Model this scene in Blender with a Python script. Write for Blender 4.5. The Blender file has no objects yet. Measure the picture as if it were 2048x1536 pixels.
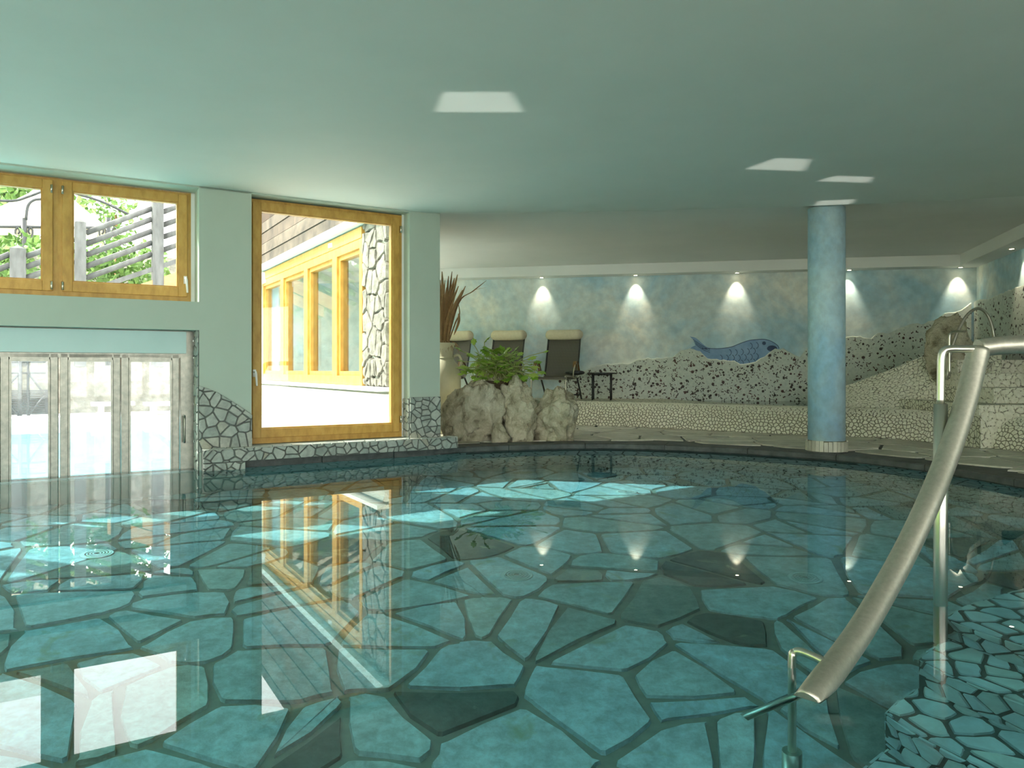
import bpy, bmesh, math, random
from mathutils import Vector, Matrix, noise as mnoise

scn = bpy.context.scene
col = scn.collection

# ------------------------------------------------------------------ camera
F, CX, HY, ZC = 1500.0, 1024.0, 738.0, 0.95      # focal length and horizon row for a 2048 x 1536 frame
cam_d = bpy.data.cameras.new('camera')
cam_d.sensor_width = 36.0
cam_d.lens = F * 36.0 / 2048.0
cam_d.shift_y = -(768.0 - HY) / 2048.0
cam_d.clip_start = 0.05
cam = bpy.data.objects.new('camera', cam_d)
col.objects.link(cam)
cam.location = (0, 0, ZC)
cam.rotation_euler = (math.radians(90), 0, 0)
scn.camera = cam

# ------------------------------------------------------------------ world, sun, exposure
world = bpy.data.worlds.new('sky')
scn.world = world
world.use_nodes = True
wn = world.node_tree
bg = wn.nodes['Background']
bg.inputs[0].default_value = (1.0, 0.985, 0.945, 1)
bg.inputs[1].default_value = 4.0
SUN_DIR = Vector((0.697, -0.165, -0.695)).normalized()      # the way the light travels
sun_d = bpy.data.lights.new('sun', 'SUN')
sun_d.energy = 5.5
sun_d.angle = math.radians(0.6)
sun_d.color = (1.0, 0.95, 0.84)
sun_d.cycles.is_caustics_light = True
sun = bpy.data.objects.new('sun', sun_d)
col.objects.link(sun)
sun.rotation_euler = SUN_DIR.to_track_quat('-Z', 'Y').to_euler()
sun.location = (-12, 6, 14)

vs = scn.view_settings
vs.view_transform = 'Standard'
vs.look = 'None'
vs.gamma = 1.0
vs.use_curve_mapping = False
vs.exposure = 1.02
scn.display_settings.display_device = 'sRGB'
cy = scn.cycles
cy.use_denoising = True
cy.max_bounces = 12
cy.adaptive_threshold = 0.02
cy.diffuse_bounces = 4
cy.glossy_bounces = 4
cy.transmission_bounces = 10
cy.transparent_max_bounces = 16
cy.caustics_refractive = True
cy.caustics_reflective = False
cy.sample_clamp_indirect = 8.0
cy.blur_glossy = 0.5

# ------------------------------------------------------------------ helpers
ORG = {}
def setp(o, label=None, cat=None, kind=None, group=None):
    if label: o['label'] = label
    if cat: o['category'] = cat
    if kind: o['kind'] = kind
    if group: o['group'] = group
    return o

def thing(name, label, cat, loc=(0, 0, 0), rz=0.0, group=None, kind=None):
    o = bpy.data.objects.new(name, None)
    o.empty_display_size = 0.1
    col.objects.link(o)
    o.location = loc
    o.rotation_euler = (0, 0, rz)
    ORG[o.name] = Vector(loc)
    return setp(o, label, cat, kind, group)

class MB:
    """collects geometry; build() links it as one mesh object"""
    def __init__(s):
        s.v = []; s.f = []; s.sm = []
    def add(s, verts, faces, smooth=False):
        b = len(s.v)
        s.v += [Vector(p) for p in verts]
        for f in faces:
            s.f.append([b + i for i in f]); s.sm.append(smooth)
        return s
    def hexa(s, p):      # eight corners: bottom ring, top ring
        return s.add(p, [(3, 2, 1, 0), (4, 5, 6, 7), (0, 1, 5, 4), (1, 2, 6, 5), (2, 3, 7, 6), (3, 0, 4, 7)])
    def box(s, x0, x1, y0, y1, z0, z1):
        return s.hexa([(x0, y0, z0), (x1, y0, z0), (x1, y1, z0), (x0, y1, z0), (x0, y0, z1), (x1, y0, z1), (x1, y1, z1), (x0, y1, z1)])
    def wbox(s, t0, t1, n0, n1, z0, z1):   # a box along the window wall
        a, b, c, d = W(t0, n1), W(t1, n1), W(t1, n0), W(t0, n0)
        return s.hexa([(q[0], q[1], z) for z in (z0, z1) for q in (a, b, c, d)])
    def prism(s, poly, z0, z1):
        n = len(poly)
        ar = sum(poly[i][0] * poly[(i + 1) % n][1] - poly[(i + 1) % n][0] * poly[i][1] for i in range(n))
        if ar < 0: poly = poly[::-1]
        vs_ = [(p[0], p[1], z0) for p in poly] + [(p[0], p[1], z1) for p in poly]
        fs = [tuple(range(n - 1, -1, -1)), tuple(range(n, 2 * n))]
        fs += [(i, (i + 1) % n, n + (i + 1) % n, n + i) for i in range(n)]
        return s.add(vs_, fs)
    def tube(s, path, r, seg=10, cap=True, smooth=True):
        path = [Vector(p) for p in path]
        n = len(path)
        rr = r if isinstance(r, (list, tuple)) else [r] * n
        tang = []
        for i in range(n):
            a = path[max(i - 1, 0)]; b = path[min(i + 1, n - 1)]
            tang.append((b - a).normalized())
        up = Vector((0, 0, 1)) if abs(tang[0].z) < 0.9 else Vector((1, 0, 0))
        nx = tang[0].cross(up).normalized()
        verts = []
        for i in range(n):
            t = tang[i]
            nx = (nx - t * nx.dot(t)).normalized()
            ny = t.cross(nx)
            for k in range(seg):
                a = 2 * math.pi * k / seg
                verts.append(path[i] + (nx * math.cos(a) + ny * math.sin(a)) * rr[i])
        faces = []
        for i in range(n - 1):
            for k in range(seg):
                k2 = (k + 1) % seg
                faces.append((i * seg + k, i * seg + k2, (i + 1) * seg + k2, (i + 1) * seg + k))
        s.add(verts, faces, smooth)
        if cap:
            b = len(s.v) - len(verts)
            s.f.append([b + k for k in range(seg - 1, -1, -1)]); s.sm.append(False)
            s.f.append([b + (n - 1) * seg + k for k in range(seg)]); s.sm.append(False)
        return s
    def lathe(s, prof, cx, cy, seg=28, smooth=True):
        verts = []
        for (r, z) in prof:
            for k in range(seg):
                a = 2 * math.pi * k / seg
                verts.append((cx + r * math.cos(a), cy + r * math.sin(a), z))
        n = len(prof)
        faces = [(i * seg + k, i * seg + (k + 1) % seg, (i + 1) * seg + (k + 1) % seg, (i + 1) * seg + k) for i in range(n - 1) for k in range(seg)]
        s.add(verts, faces, smooth)
        b = len(s.v) - len(verts)
        s.f.append([b + k for k in range(seg - 1, -1, -1)]); s.sm.append(False)
        s.f.append([b + (n - 1) * seg + k for k in range(seg)]); s.sm.append(False)
        return s
    def plate(s, poly, mapf, h0, h1, inset=0.0):
        """a flat piece: polygon in (u, v), from height h0 to h1 off the surface, top a little smaller"""
        n = len(poly)
        cu = sum(p[0] for p in poly) / n; cv = sum(p[1] for p in poly) / n
        top = []
        for (u, v) in poly:
            d = math.hypot(u - cu, v - cv) or 1
            k = max(0.0, 1 - inset / d)
            top.append((cu + (u - cu) * k, cv + (v - cv) * k))
        vs_ = [mapf(u, v, h0) for u, v in poly] + [mapf(u, v, h1) for u, v in top]
        fs = [tuple(range(n, 2 * n))] + [(i, (i + 1) % n, n + (i + 1) % n, n + i) for i in range(n)]
        return s.add(vs_, fs)
    def mesh(s, name, mat, org=Vector((0, 0, 0))):
        me = bpy.data.meshes.new(name)
        me.from_pydata([tuple(p - org) for p in s.v], [], s.f)
        me.polygons.foreach_set('use_smooth', s.sm)
        if mat: me.materials.append(mat)
        me.update()
        return me
    def build(s, name, mat, parent=None, label=None, cat=None, kind=None, group=None, recalc=False, local=False, bevel=0.0):
        org = ORG[parent.name] if (parent is not None and not local) else Vector((0, 0, 0))
        me = s.mesh(name, mat, org)
        if recalc or bevel:
            bm = bmesh.new(); bm.from_mesh(me)
            if recalc: bmesh.ops.recalc_face_normals(bm, faces=bm.faces)
            if bevel: bmesh.ops.bevel(bm, geom=[e for e in bm.edges if len(e.link_faces) == 2 and e.calc_face_angle(0) > 0.5], offset=bevel, segments=2, affect='EDGES', profile=0.5)
            bm.to_mesh(me); bm.free()
        o = bpy.data.objects.new(name, me)
        col.objects.link(o)
        if parent is not None: o.parent = parent
        ORG[o.name] = org.copy()
        return setp(o, label, cat, kind, group)

# ---- the window wall runs along E from O; N points into the room
O2 = Vector((-2.6, 6.9)); E2 = Vector((0.855, 0.518)).normalized(); N2 = Vector((E2.y, -E2.x))
def W(t, n): return (O2.x + E2.x * t + N2.x * n, O2.y + E2.y * t + N2.y * n)
def W3(t, n, z): a = W(t, n); return Vector((a[0], a[1], z))
def wat(x, y, n):
    """where the sight line through a point of the photograph crosses the plane n of the window wall"""
    k = (x - CX) / F
    # O + E t + N n = (k D, D)
    ox, oy = O2.x + N2.x * n, O2.y + N2.y * n
    t = (k * oy - ox) / (E2.x - k * E2.y)
    D = oy + E2.y * t
    return t, ZC + (HY - y) / F * D
def at(x, y, D): return Vector(((x - CX) / F * D, D, ZC + (HY - y) / F * D))
def atz(x, y, z): D = (z - ZC) * F / (HY - y); return Vector(((x - CX) / F * D, D, z))
def resample(pts, step):
    pts = [Vector(p) for p in pts]
    out = [pts[0]]; acc = 0.0
    for a, b in zip(pts, pts[1:]):
        L = (b - a).length; d = step - acc
        while d <= L:
            out.append(a + (b - a) * (d / L)); d += step
        acc = (acc + L) % step
    if (out[-1] - pts[-1]).length > step * 0.3: out.append(pts[-1])
    else: out[-1] = pts[-1]
    return out
def spline(pts, n=8):
    pts = [Vector(p) for p in pts]; out = []
    P = [pts[0] * 2 - pts[1]] + pts + [pts[-1] * 2 - pts[-2]]
    for i in range(1, len(P) - 2):
        a, b, c, d = P[i - 1], P[i], P[i + 1], P[i + 2]
        for k in range(n):
            t = k / n
            out.append(0.5 * ((2 * b) + (c - a) * t + (2 * a - 5 * b + 4 * c - d) * t * t + (3 * b - a - 3 * c + d) * t ** 3))
    out.append(pts[-1])
    return out

# ---- irregular paving: shrunken Voronoi cells
def clip(poly, px, py, nx, ny):       # keep the side where (p - P).n <= 0
    out = []
    m = len(poly)
    for i in range(m):
        a = poly[i]; b = poly[(i + 1) % m]
        da = (a[0] - px) * nx + (a[1] - py) * ny; db = (b[0] - px) * nx + (b[1] - py) * ny
        if da <= 0: out.append(a)
        if (da < 0 < db) or (db < 0 < da):
            k = da / (da - db)
            out.append((a[0] + (b[0] - a[0]) * k, a[1] + (b[1] - a[1]) * k))
    return out
def area(poly):
    return abs(sum(poly[i][0] * poly[(i + 1) % len(poly)][1] - poly[(i + 1) % len(poly)][0] * poly[i][1] for i in range(len(poly)))) / 2
def cells(x0, x1, y0, y1, s, gap, seed, jit=0.46, sy=1.0, clipper=None, keep=None, minarea=0.02, drop=0.0):
    """Voronoi cells over a rectangle; s spacing, sy stretch; clipper: convex polygon (counter-clockwise)"""
    rng = random.Random(seed)
    nx = int(math.ceil((x1 - x0) / s)) + 2; ny = int(math.ceil((y1 - y0) / (s * sy))) + 2
    P = {}
    for i in range(-1, nx):
        for j in range(-1, ny):
            if rng.random() < drop: continue
            P[i, j] = (x0 + (i + 0.5 + 0.5 * (j % 2) + rng.uniform(-jit, jit)) * s, y0 + (j + 0.5 + rng.uniform(-jit, jit)) * s * sy)
    out = []
    for (i, j), p in P.items():
        if keep and not keep(*p): continue
        R = s * 2.0
        poly = [(p[0] - R, p[1] - R * sy), (p[0] + R, p[1] - R * sy), (p[0] + R, p[1] + R * sy), (p[0] - R, p[1] + R * sy)]
        for a in range(-3, 4):
            for b in range(-3, 4):
                q = P.get((i + a, j + b))
                if q is None or q == p: continue
                dx, dy = q[0] - p[0], q[1] - p[1]
                L = math.hypot(dx, dy)
                if L < 1e-6: continue
                k = 0.5 - gap / 2 / L
                poly = clip(poly, p[0] + dx * k, p[1] + dy * k, dx, dy)
                if len(poly) < 3: break
            if len(poly) < 3: break
        if len(poly) < 3: continue
        if clipper:
            m = len(clipper)
            for k in range(m):
                a = clipper[k]; b = clipper[(k + 1) % m]
                poly = clip(poly, a[0], a[1], (b[1] - a[1]), -(b[0] - a[0]))
                if len(poly) < 3: break
        if len(poly) < 3 or area(poly) < minarea * s * s * sy: continue
        out.append(poly)
    return out
def split_some(polys, rng, share, gap):
    """break some pieces in two, as the layer did to fill awkward gaps"""
    out = []
    for poly in polys:
        if rng.random() > share: out.append(poly); continue
        n = len(poly); cu = sum(p[0] for p in poly) / n; cv = sum(p[1] for p in poly) / n
        r = math.sqrt(area(poly)); a = rng.uniform(0, math.pi); nx, ny = math.cos(a), math.sin(a); o = rng.uniform(-0.22, 0.22) * r
        h1 = clip(poly, cu + nx * (o - gap / 2), cv + ny * (o - gap / 2), nx, ny)
        h2 = clip(poly, cu + nx * (o + gap / 2), cv + ny * (o + gap / 2), -nx, -ny)
        for h in (h1, h2):
            if len(h) > 2 and area(h) > 0.05 * area(poly): out.append(h)
    return out
def rough_edges(poly, rng, amp, cut=0.14):
    """knock the corners off and waver the edges a little"""
    n = len(poly); out = []
    for i in range(n):
        a, b = poly[i], poly[(i + 1) % n]
        L = math.hypot(b[0] - a[0], b[1] - a[1])
        if L < amp * 5:
            out.append(((a[0] + b[0]) / 2, (a[1] + b[1]) / 2)); continue
        nx, ny = -(b[1] - a[1]) / L, (b[0] - a[0]) / L
        for k in (cut, 0.5, 1 - cut):
            d = rng.uniform(0, amp) if k != 0.5 else rng.uniform(-amp, amp)
            out.append((a[0] + (b[0] - a[0]) * k + nx * d, a[1] + (b[1] - a[1]) * k + ny * d))
    return out if len(out) > 2 else poly

# ------------------------------------------------------------------ materials
def new_mat(name):
    m = bpy.data.materials.new(name); m.use_nodes = True
    return m, m.node_tree, m.node_tree.nodes['Principled BSDF']
def ramp_node(nt, stops):
    r = nt.nodes.new('ShaderNodeValToRGB')
    els = r.color_ramp.elements
    while len(els) < len(stops): els.new(0.5)
    for e, (p, c) in zip(els, stops):
        e.position = p; e.color = (c[0], c[1], c[2], 1)
    return r
def coords(nt, scale=(1, 1, 1), kind='Object', rot=(0, 0, 0)):
    tc = nt.nodes.new('ShaderNodeTexCoord'); mp = nt.nodes.new('ShaderNodeMapping')
    mp.inputs['Scale'].default_value = scale; mp.inputs['Rotation'].default_value = rot
    nt.links.new(tc.outputs[kind], mp.inputs[0])
    return mp.outputs[0]
def noise_node(nt, vec, scale, detail=4, rough=0.55, dist=0.0):
    n = nt.nodes.new('ShaderNodeTexNoise')
    n.inputs['Scale'].default_value = scale; n.inputs['Detail'].default_value = detail
    n.inputs['Roughness'].default_value = rough; n.inputs['Distortion'].default_value = dist
    nt.links.new(vec, n.inputs['Vector'])
    return n
def bump(nt, b, height, strength, dist=0.01):
    bp = nt.nodes.new('ShaderNodeBump')
    bp.inputs['Strength'].default_value = strength; bp.inputs['Distance'].default_value = dist
    nt.links.new(height, bp.inputs['Height']); nt.links.new(bp.outputs[0], b.inputs['Normal'])
def mixc(nt, fac, a, b, blend='MIX'):
    m = nt.nodes.new('ShaderNodeMix'); m.data_type = 'RGBA'; m.blend_type = blend
    if isinstance(fac, (int, float)): m.inputs[0].default_value = fac
    else: nt.links.new(fac, m.inputs[0])
    for inp, s in ((m.inputs[6], a), (m.inputs[7], b)):
        if isinstance(s, tuple): inp.default_value = (s[0], s[1], s[2], 1)
        else: nt.links.new(s, inp)
    return m.outputs[2]
def noisy(name, stops, scale=6, rough=0.6, metal=0.0, bstr=0.0, bscale=None, stretch=(1, 1, 1), detail=5, dist=0.0, kind='Object', bd=0.01, spec=0.5):
    m, nt, b = new_mat(name)
    v = coords(nt, stretch, kind)
    n = noise_node(nt, v, scale, detail, 0.6, dist)
    r = ramp_node(nt, stops)
    nt.links.new(n.outputs['Fac'], r.inputs[0]); nt.links.new(r.outputs[0], b.inputs['Base Color'])
    b.inputs['Roughness'].default_value = rough; b.inputs['Metallic'].default_value = metal
    b.inputs['Specular IOR Level'].default_value = spec
    if bstr:
        n2 = noise_node(nt, v, bscale or scale * 3, 6)
        bump(nt, b, n2.outputs['Fac'], bstr, bd)
    return m
def stone_pieces(name, stops, scale, rough, per=0.35, bstr=0.3, bscale=30, bd=0.006, stain=None, fine=None):
    """stone whose tone differs from piece to piece"""
    m, nt, b = new_mat(name)
    oi = nt.nodes.new('ShaderNodeObjectInfo')
    r = ramp_node(nt, stops); r.color_ramp.interpolation = 'LINEAR'
    nt.links.new(oi.outputs['Random'], r.inputs[0])
    v = coords(nt)
    n = noise_node(nt, v, scale, 6, 0.62, 0.4)
    rr = ramp_node(nt, [(0.3, (1 - per,) * 3), (0.7, (1 + per * 0.35,) * 3)])
    nt.links.new(n.outputs['Fac'], rr.inputs[0])
    c = mixc(nt, 1.0, r.outputs[0], rr.outputs[0], 'MULTIPLY')
    if fine:
        nf = noise_node(nt, v, fine[0], 8, 0.75, 0.3)
        rf = ramp_node(nt, [(0.38, (1 - fine[1],) * 3), (0.62, (1.0,) * 3)])
        nt.links.new(nf.outputs['Fac'], rf.inputs[0])
        c = mixc(nt, 1.0, c, rf.outputs[0], 'MULTIPLY')
    if stain:
        n3 = noise_node(nt, v, stain[1], 5, 0.6, 0.8)
        rs = ramp_node(nt, [(stain[2], (0, 0, 0)), (stain[2] + 0.12, (1, 1, 1))])
        nt.links.new(n3.outputs['Fac'], rs.inputs[0])
        c = mixc(nt, rs.outputs[0], c, stain[0])
    nt.links.new(c, b.inputs['Base Color'])
    b.inputs['Roughness'].default_value = rough
    if bstr:
        n2 = noise_node(nt, v, bscale, 6, 0.6)
        bump(nt, b, n2.outputs['Fac'], bstr, bd)
    return m

M = {}
M['plaster_sage'] = noisy('sage_plaster', [(0.3, (0.43, 0.51, 0.43)), (0.7, (0.47, 0.55, 0.47))], 1.3, 0.8, bstr=0.06, bscale=40, bd=0.004)
M['plaster'] = noisy('plaster', [(0.3, (0.70, 0.74, 0.68)), (0.7, (0.75, 0.78, 0.72))], 1.3, 0.75, bstr=0.06, bscale=40, kind='Object', bd=0.004)
M['plaster_white'] = noisy('plaster_white', [(0.3, (0.80, 0.82, 0.78)), (0.7, (0.86, 0.87, 0.83))], 1.0, 0.8)
M['paint_blue'] = noisy('paint_blue', [(0.3, (0.50, 0.68, 0.66)), (0.7, (0.56, 0.73, 0.71))], 2.0, 0.5)
M['wood'] = noisy('honey_wood', [(0.25, (0.40, 0.21, 0.035)), (0.5, (0.55, 0.31, 0.06)), (0.75, (0.64, 0.39, 0.10))], 5, 0.42, stretch=(3, 3, 1.2), bstr=0.05, bscale=60, detail=8, bd=0.003)
M['wood_rail'] = noisy('weathered_rail', [(0.3, (0.07, 0.07, 0.07)), (0.7, (0.15, 0.15, 0.15))], 9, 0.8, stretch=(1, 1, 0.3), bstr=0.3)
M['siding'] = stone_pieces('weathered_siding', [(0.0, (0.07, 0.035, 0.016)), (0.35, (0.12, 0.065, 0.03)), (0.7, (0.16, 0.125, 0.095)), (1.0, (0.09, 0.055, 0.035))], 2.2, 0.85, per=0.7, bstr=0.3, bscale=14, bd=0.01)
M['chip'] = stone_pieces('stone_chip', [(0.0, (0.32, 0.36, 0.32)), (0.5, (0.41, 0.44, 0.39)), (0.85, (0.47, 0.49, 0.44)), (1.0, (0.40, 0.38, 0.29))], 14, 0.6, per=0.35, bstr=0.4, bscale=40)
M['grout'] = noisy('dark_grout', [(0.3, (0.09, 0.10, 0.09)), (0.7, (0.14, 0.15, 0.135))], 30, 0.9, bstr=0.2)
M['grout_pool'] = noisy('pool_grout', [(0.3, (0.27, 0.25, 0.21)), (0.7, (0.36, 0.34, 0.28))], 14, 0.9, bstr=0.2)
M['pool_stone'] = stone_pieces('pool_flagstone', [(0.0, (0.80, 0.88, 0.90)), (0.25, (0.90, 0.95, 0.97)), (0.5, (0.74, 0.88, 0.97)), (0.70, (0.86, 0.88, 0.82)), (0.86, (0.70, 0.78, 0.78)), (0.93, (0.50, 0.55, 0.50)), (0.965, (0.22, 0.23, 0.20)), (1.0, (0.16, 0.17, 0.15))], 5, 0.6, per=0.28, bstr=0.5, bscale=18, bd=0.012, stain=((0.50, 0.50, 0.38), 3.4, 0.60), fine=(16, 0.32))
M['steel_door'] = noisy('door_steel', [(0.3, (0.17, 0.18, 0.155)), (0.7, (0.27, 0.27, 0.23))], 20, 0.3, metal=0.9)
M['step_stone'] = stone_pieces('step_stone', [(0.0, (0.68, 0.76, 0.80)), (0.4, (0.84, 0.89, 0.91)), (0.75, (0.92, 0.93, 0.90)), (1.0, (0.72, 0.76, 0.72))], 8, 0.6, per=0.25, bstr=0.3, bscale=30)
M['deck_stone'] = stone_pieces('deck_flagstone', [(0.0, (0.52, 0.50, 0.40)), (0.5, (0.60, 0.58, 0.47)), (1.0, (0.68, 0.66, 0.54))], 4, 0.45, per=0.35, bstr=0.35, bscale=20)
M['slate'] = noisy('slate_coping', [(0.3, (0.04, 0.045, 0.043)), (0.7, (0.10, 0.105, 0.10))], 9, 0.6, bstr=0.5, bscale=25)
M['chip_small'] = noisy('cream_mosaic_chip', [(0.3, (0.68, 0.66, 0.52)), (0.5, (0.78, 0.76, 0.62)), (0.7, (0.87, 0.85, 0.73))], 25, 0.55, bstr=0.2)
M['grout_cream'] = noisy('mosaic_grout', [(0.3, (0.16, 0.15, 0.10)), (0.7, (0.25, 0.24, 0.17))], 30, 0.9)
M['speckle'] = noisy('speckled_panel', [(0.35, (0.56, 0.62, 0.57)), (0.65, (0.70, 0.75, 0.68))], 26, 0.8, bstr=0.6, bscale=60)
M['rock'] = noisy('tufa_rock', [(0.30, (0.17, 0.145, 0.09)), (0.42, (0.42, 0.38, 0.26)), (0.55, (0.56, 0.52, 0.38)), (0.75, (0.68, 0.65, 0.50))], 6, 0.9, bstr=1.0, bscale=22, detail=10, bd=0.03, dist=0.5)
M['steel'] = noisy('brushed_steel', [(0.3, (0.55, 0.53, 0.46)), (0.7, (0.68, 0.66, 0.58))], 40, 0.28, metal=1.0, stretch=(1, 1, 0.1))
M['satin'] = noisy('satin_rail', [(0.3, (0.44, 0.42, 0.35)), (0.7, (0.54, 0.52, 0.44))], 60, 0.42, metal=0.85)
M['white_metal'] = noisy('white_enamel', [(0.3, (0.80, 0.80, 0.78)), (0.7, (0.86, 0.86, 0.84))], 5, 0.3)
M['dark_metal'] = noisy('dark_metal', [(0.3, (0.03, 0.032, 0.035)), (0.7, (0.06, 0.062, 0.066))], 10, 0.45, metal=0.4)
M['cream'] = noisy('cream_cloth', [(0.3, (0.66, 0.60, 0.44)), (0.7, (0.74, 0.68, 0.52))], 30, 0.85, bstr=0.2)
M['leaf'] = stone_pieces('green_leaf', [(0.0, (0.16, 0.34, 0.03)), (0.5, (0.32, 0.54, 0.06)), (1.0, (0.52, 0.68, 0.14))], 20, 0.45, per=0.2, bstr=0.0)
M['stem'] = noisy('green_stem', [(0.3, (0.30, 0.36, 0.12)), (0.7, (0.45, 0.48, 0.20))], 20, 0.6)
M['reed'] = stone_pieces('dry_reed', [(0.0, (0.22, 0.12, 0.05)), (0.5, (0.38, 0.23, 0.10)), (1.0, (0.50, 0.34, 0.17))], 12, 0.7, per=0.3, bstr=0.0)
M['ceramic'] = noisy('pale_ceramic', [(0.3, (0.55, 0.53, 0.36)), (0.7, (0.66, 0.63, 0.46))], 4, 0.45)
M['armwood'] = noisy('armrest_wood', [(0.3, (0.16, 0.08, 0.03)), (0.7, (0.26, 0.14, 0.05))], 12, 0.5)
M['paving'] = noisy('pale_paving', [(0.3, (0.50, 0.49, 0.45)), (0.7, (0.60, 0.59, 0.55))], 3, 0.85)
M['drystone'] = noisy('garden_stone', [(0.3, (0.10, 0.095, 0.075)), (0.5, (0.20, 0.19, 0.16)), (0.7, (0.29, 0.28, 0.24))], 6, 0.9, bstr=0.8, bscale=8, bd=0.05)
M['dirt'] = noisy('soil', [(0.3, (0.07, 0.05, 0.03)), (0.7, (0.14, 0.10, 0.06))], 20, 0.95)
M['bush'] = noisy('bush_leaves', [(0.3, (0.05, 0.14, 0.03)), (0.7, (0.22, 0.36, 0.08))], 8, 0.7)

def sky_mural(name, base, white, sc, stretch=(1, 1, 1)):
    m, nt, b = new_mat(name)
    v = coords(nt, stretch)
    n = noise_node(nt, v, sc, 8, 0.6, 0.6)
    r = ramp_node(nt, [(0.36, base), (0.52, tuple((p + q) / 2 for p, q in zip(base, white))), (0.68, white)])
    nt.links.new(n.outputs['Fac'], r.inputs[0])
    n2 = noise_node(nt, v, sc * 9, 5)
    r2 = ramp_node(nt, [(0.35, (0.86, 0.86, 0.86)), (0.65, (1.05, 1.05, 1.05))])
    nt.links.new(n2.outputs['Fac'], r2.inputs[0])
    c = mixc(nt, 1.0, r.outputs[0], r2.outputs[0], 'MULTIPLY')
    nt.links.new(c, b.inputs['Base Color'])
    b.inputs['Roughness'].default_value = 0.8
    bump(nt, b, n2.outputs['Fac'], 0.1, 0.005)
    return m
M['mural'] = sky_mural('painted_sky', (0.42, 0.64, 0.74), (0.88, 0.89, 0.80), 0.85)
M['mural_column'] = sky_mural('painted_column', (0.38, 0.62, 0.78), (0.64, 0.79, 0.78), 1.6, (1, 1, 0.8))
M['fish'] = noisy('painted_fish_blue', [(0.3, (0.19, 0.33, 0.54)), (0.7, (0.30, 0.46, 0.66))], 6, 0.8)
M['fish_dark'] = noisy('painted_fish_line', [(0.3, (0.035, 0.06, 0.13)), (0.7, (0.05, 0.085, 0.17))], 6, 0.8)
M['pebble'] = noisy('dark_pebble', [(0.3, (0.02, 0.018, 0.015)), (0.55, (0.05, 0.03, 0.025)), (0.62, (0.10, 0.04, 0.035)), (0.75, (0.05, 0.045, 0.03))], 5, 0.5)
def mosaic_body():
    m, nt, b = new_mat('cream_mosaic')
    v = coords(nt)
    vo = nt.nodes.new('ShaderNodeTexVoronoi'); vo.feature = 'DISTANCE_TO_EDGE'; vo.inputs['Scale'].default_value = 18
    nt.links.new(v, vo.inputs['Vector'])
    r = ramp_node(nt, [(0.05, (0.20, 0.19, 0.13)), (0.09, (0.76, 0.74, 0.60))])
    nt.links.new(vo.outputs['Distance'], r.inputs[0]); nt.links.new(r.outputs[0], b.inputs['Base Color'])
    b.inputs['Roughness'].default_value = 0.6
    bump(nt, b, r.outputs[0], 0.4, 0.008)
    return m
M['mosaic_body'] = mosaic_body()
M['wicker'] = None
def wicker():
    m, nt, b = new_mat('dark_weave')
    v = coords(nt, (1, 1, 1))
    w1 = nt.nodes.new('ShaderNodeTexWave'); w1.bands_direction = 'X'; w1.inputs['Scale'].default_value = 22
    w2 = nt.nodes.new('ShaderNodeTexWave'); w2.bands_direction = 'Z'; w2.inputs['Scale'].default_value = 22
    nt.links.new(v, w1.inputs[0]); nt.links.new(v, w2.inputs[0])
    mx = nt.nodes.new('ShaderNodeMath'); mx.operation = 'MULTIPLY'
    nt.links.new(w1.outputs['Fac'], mx.inputs[0]); nt.links.new(w2.outputs['Fac'], mx.inputs[1])
    r = ramp_node(nt, [(0.1, (0.05, 0.048, 0.042)), (0.7, (0.24, 0.225, 0.19))])
    nt.links.new(mx.outputs[0], r.inputs[0]); nt.links.new(r.outputs[0], b.inputs['Base Color'])
    b.inputs['Roughness'].default_value = 0.6
    bump(nt, b, mx.outputs[0], 0.5, 0.004)
    return m
M['wicker'] = wicker()

def thin_glass(name, tint, rough=0.0, dirt=0.0, dirtcol=(0.9, 0.93, 0.95), refl=1.45):
    """a pane: clear straight through, with mirror reflection by Fresnel and, if dirty, a film of water and lime"""
    m = bpy.data.materials.new(name); m.use_nodes = True
    nt = m.node_tree; nt.nodes.clear()
    out = nt.nodes.new('ShaderNodeOutputMaterial')
    tr = nt.nodes.new('ShaderNodeBsdfTransparent'); tr.inputs[0].default_value = (*tint, 1)
    gl = nt.nodes.new('ShaderNodeBsdfGlossy'); gl.inputs['Roughness'].default_value = rough
    fr = nt.nodes.new('ShaderNodeFresnel')
    ge = nt.nodes.new('ShaderNodeNewGeometry'); io = nt.nodes.new('ShaderNodeMix')      # both faces of the pane mirror like glass seen from air
    io.inputs[2].default_value = refl; io.inputs[3].default_value = 1.0 / refl
    nt.links.new(ge.outputs['Backfacing'], io.inputs[0]); nt.links.new(io.outputs[0], fr.inputs['IOR'])
    mx = nt.nodes.new('ShaderNodeMixShader')
    nt.links.new(fr.outputs[0], mx.inputs[0]); nt.links.new(tr.outputs[0], mx.inputs[1]); nt.links.new(gl.outputs[0], mx.inputs[2])
    last = mx
    if dirt:
        tl = nt.nodes.new('ShaderNodeBsdfTranslucent'); tl.inputs[0].default_value = (*dirtcol, 1)
        v = coords(nt, (1, 1, 0.6)); n = noise_node(nt, v, 3.0, 6)
        mp = nt.nodes.new('ShaderNodeMapRange'); mp.inputs[1].default_value = 0.3; mp.inputs[2].default_value = 0.7
        mp.inputs[3].default_value = dirt * 0.5; mp.inputs[4].default_value = dirt * 1.3
        nt.links.new(n.outputs['Fac'], mp.inputs[0])
        m2 = nt.nodes.new('ShaderNodeMixShader')
        nt.links.new(mp.outputs[0], m2.inputs[0]); nt.links.new(mx.outputs[0], m2.inputs[1]); nt.links.new(tl.outputs[0], m2.inputs[2])
        last = m2
    nt.links.new(last.outputs[0], out.inputs[0])
    return m
M['pane'] = thin_glass('window_pane', (0.95, 0.97, 0.96))
M['pane_wing'] = thin_glass('wing_pane', (0.96, 0.98, 0.97), refl=1.5)
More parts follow.
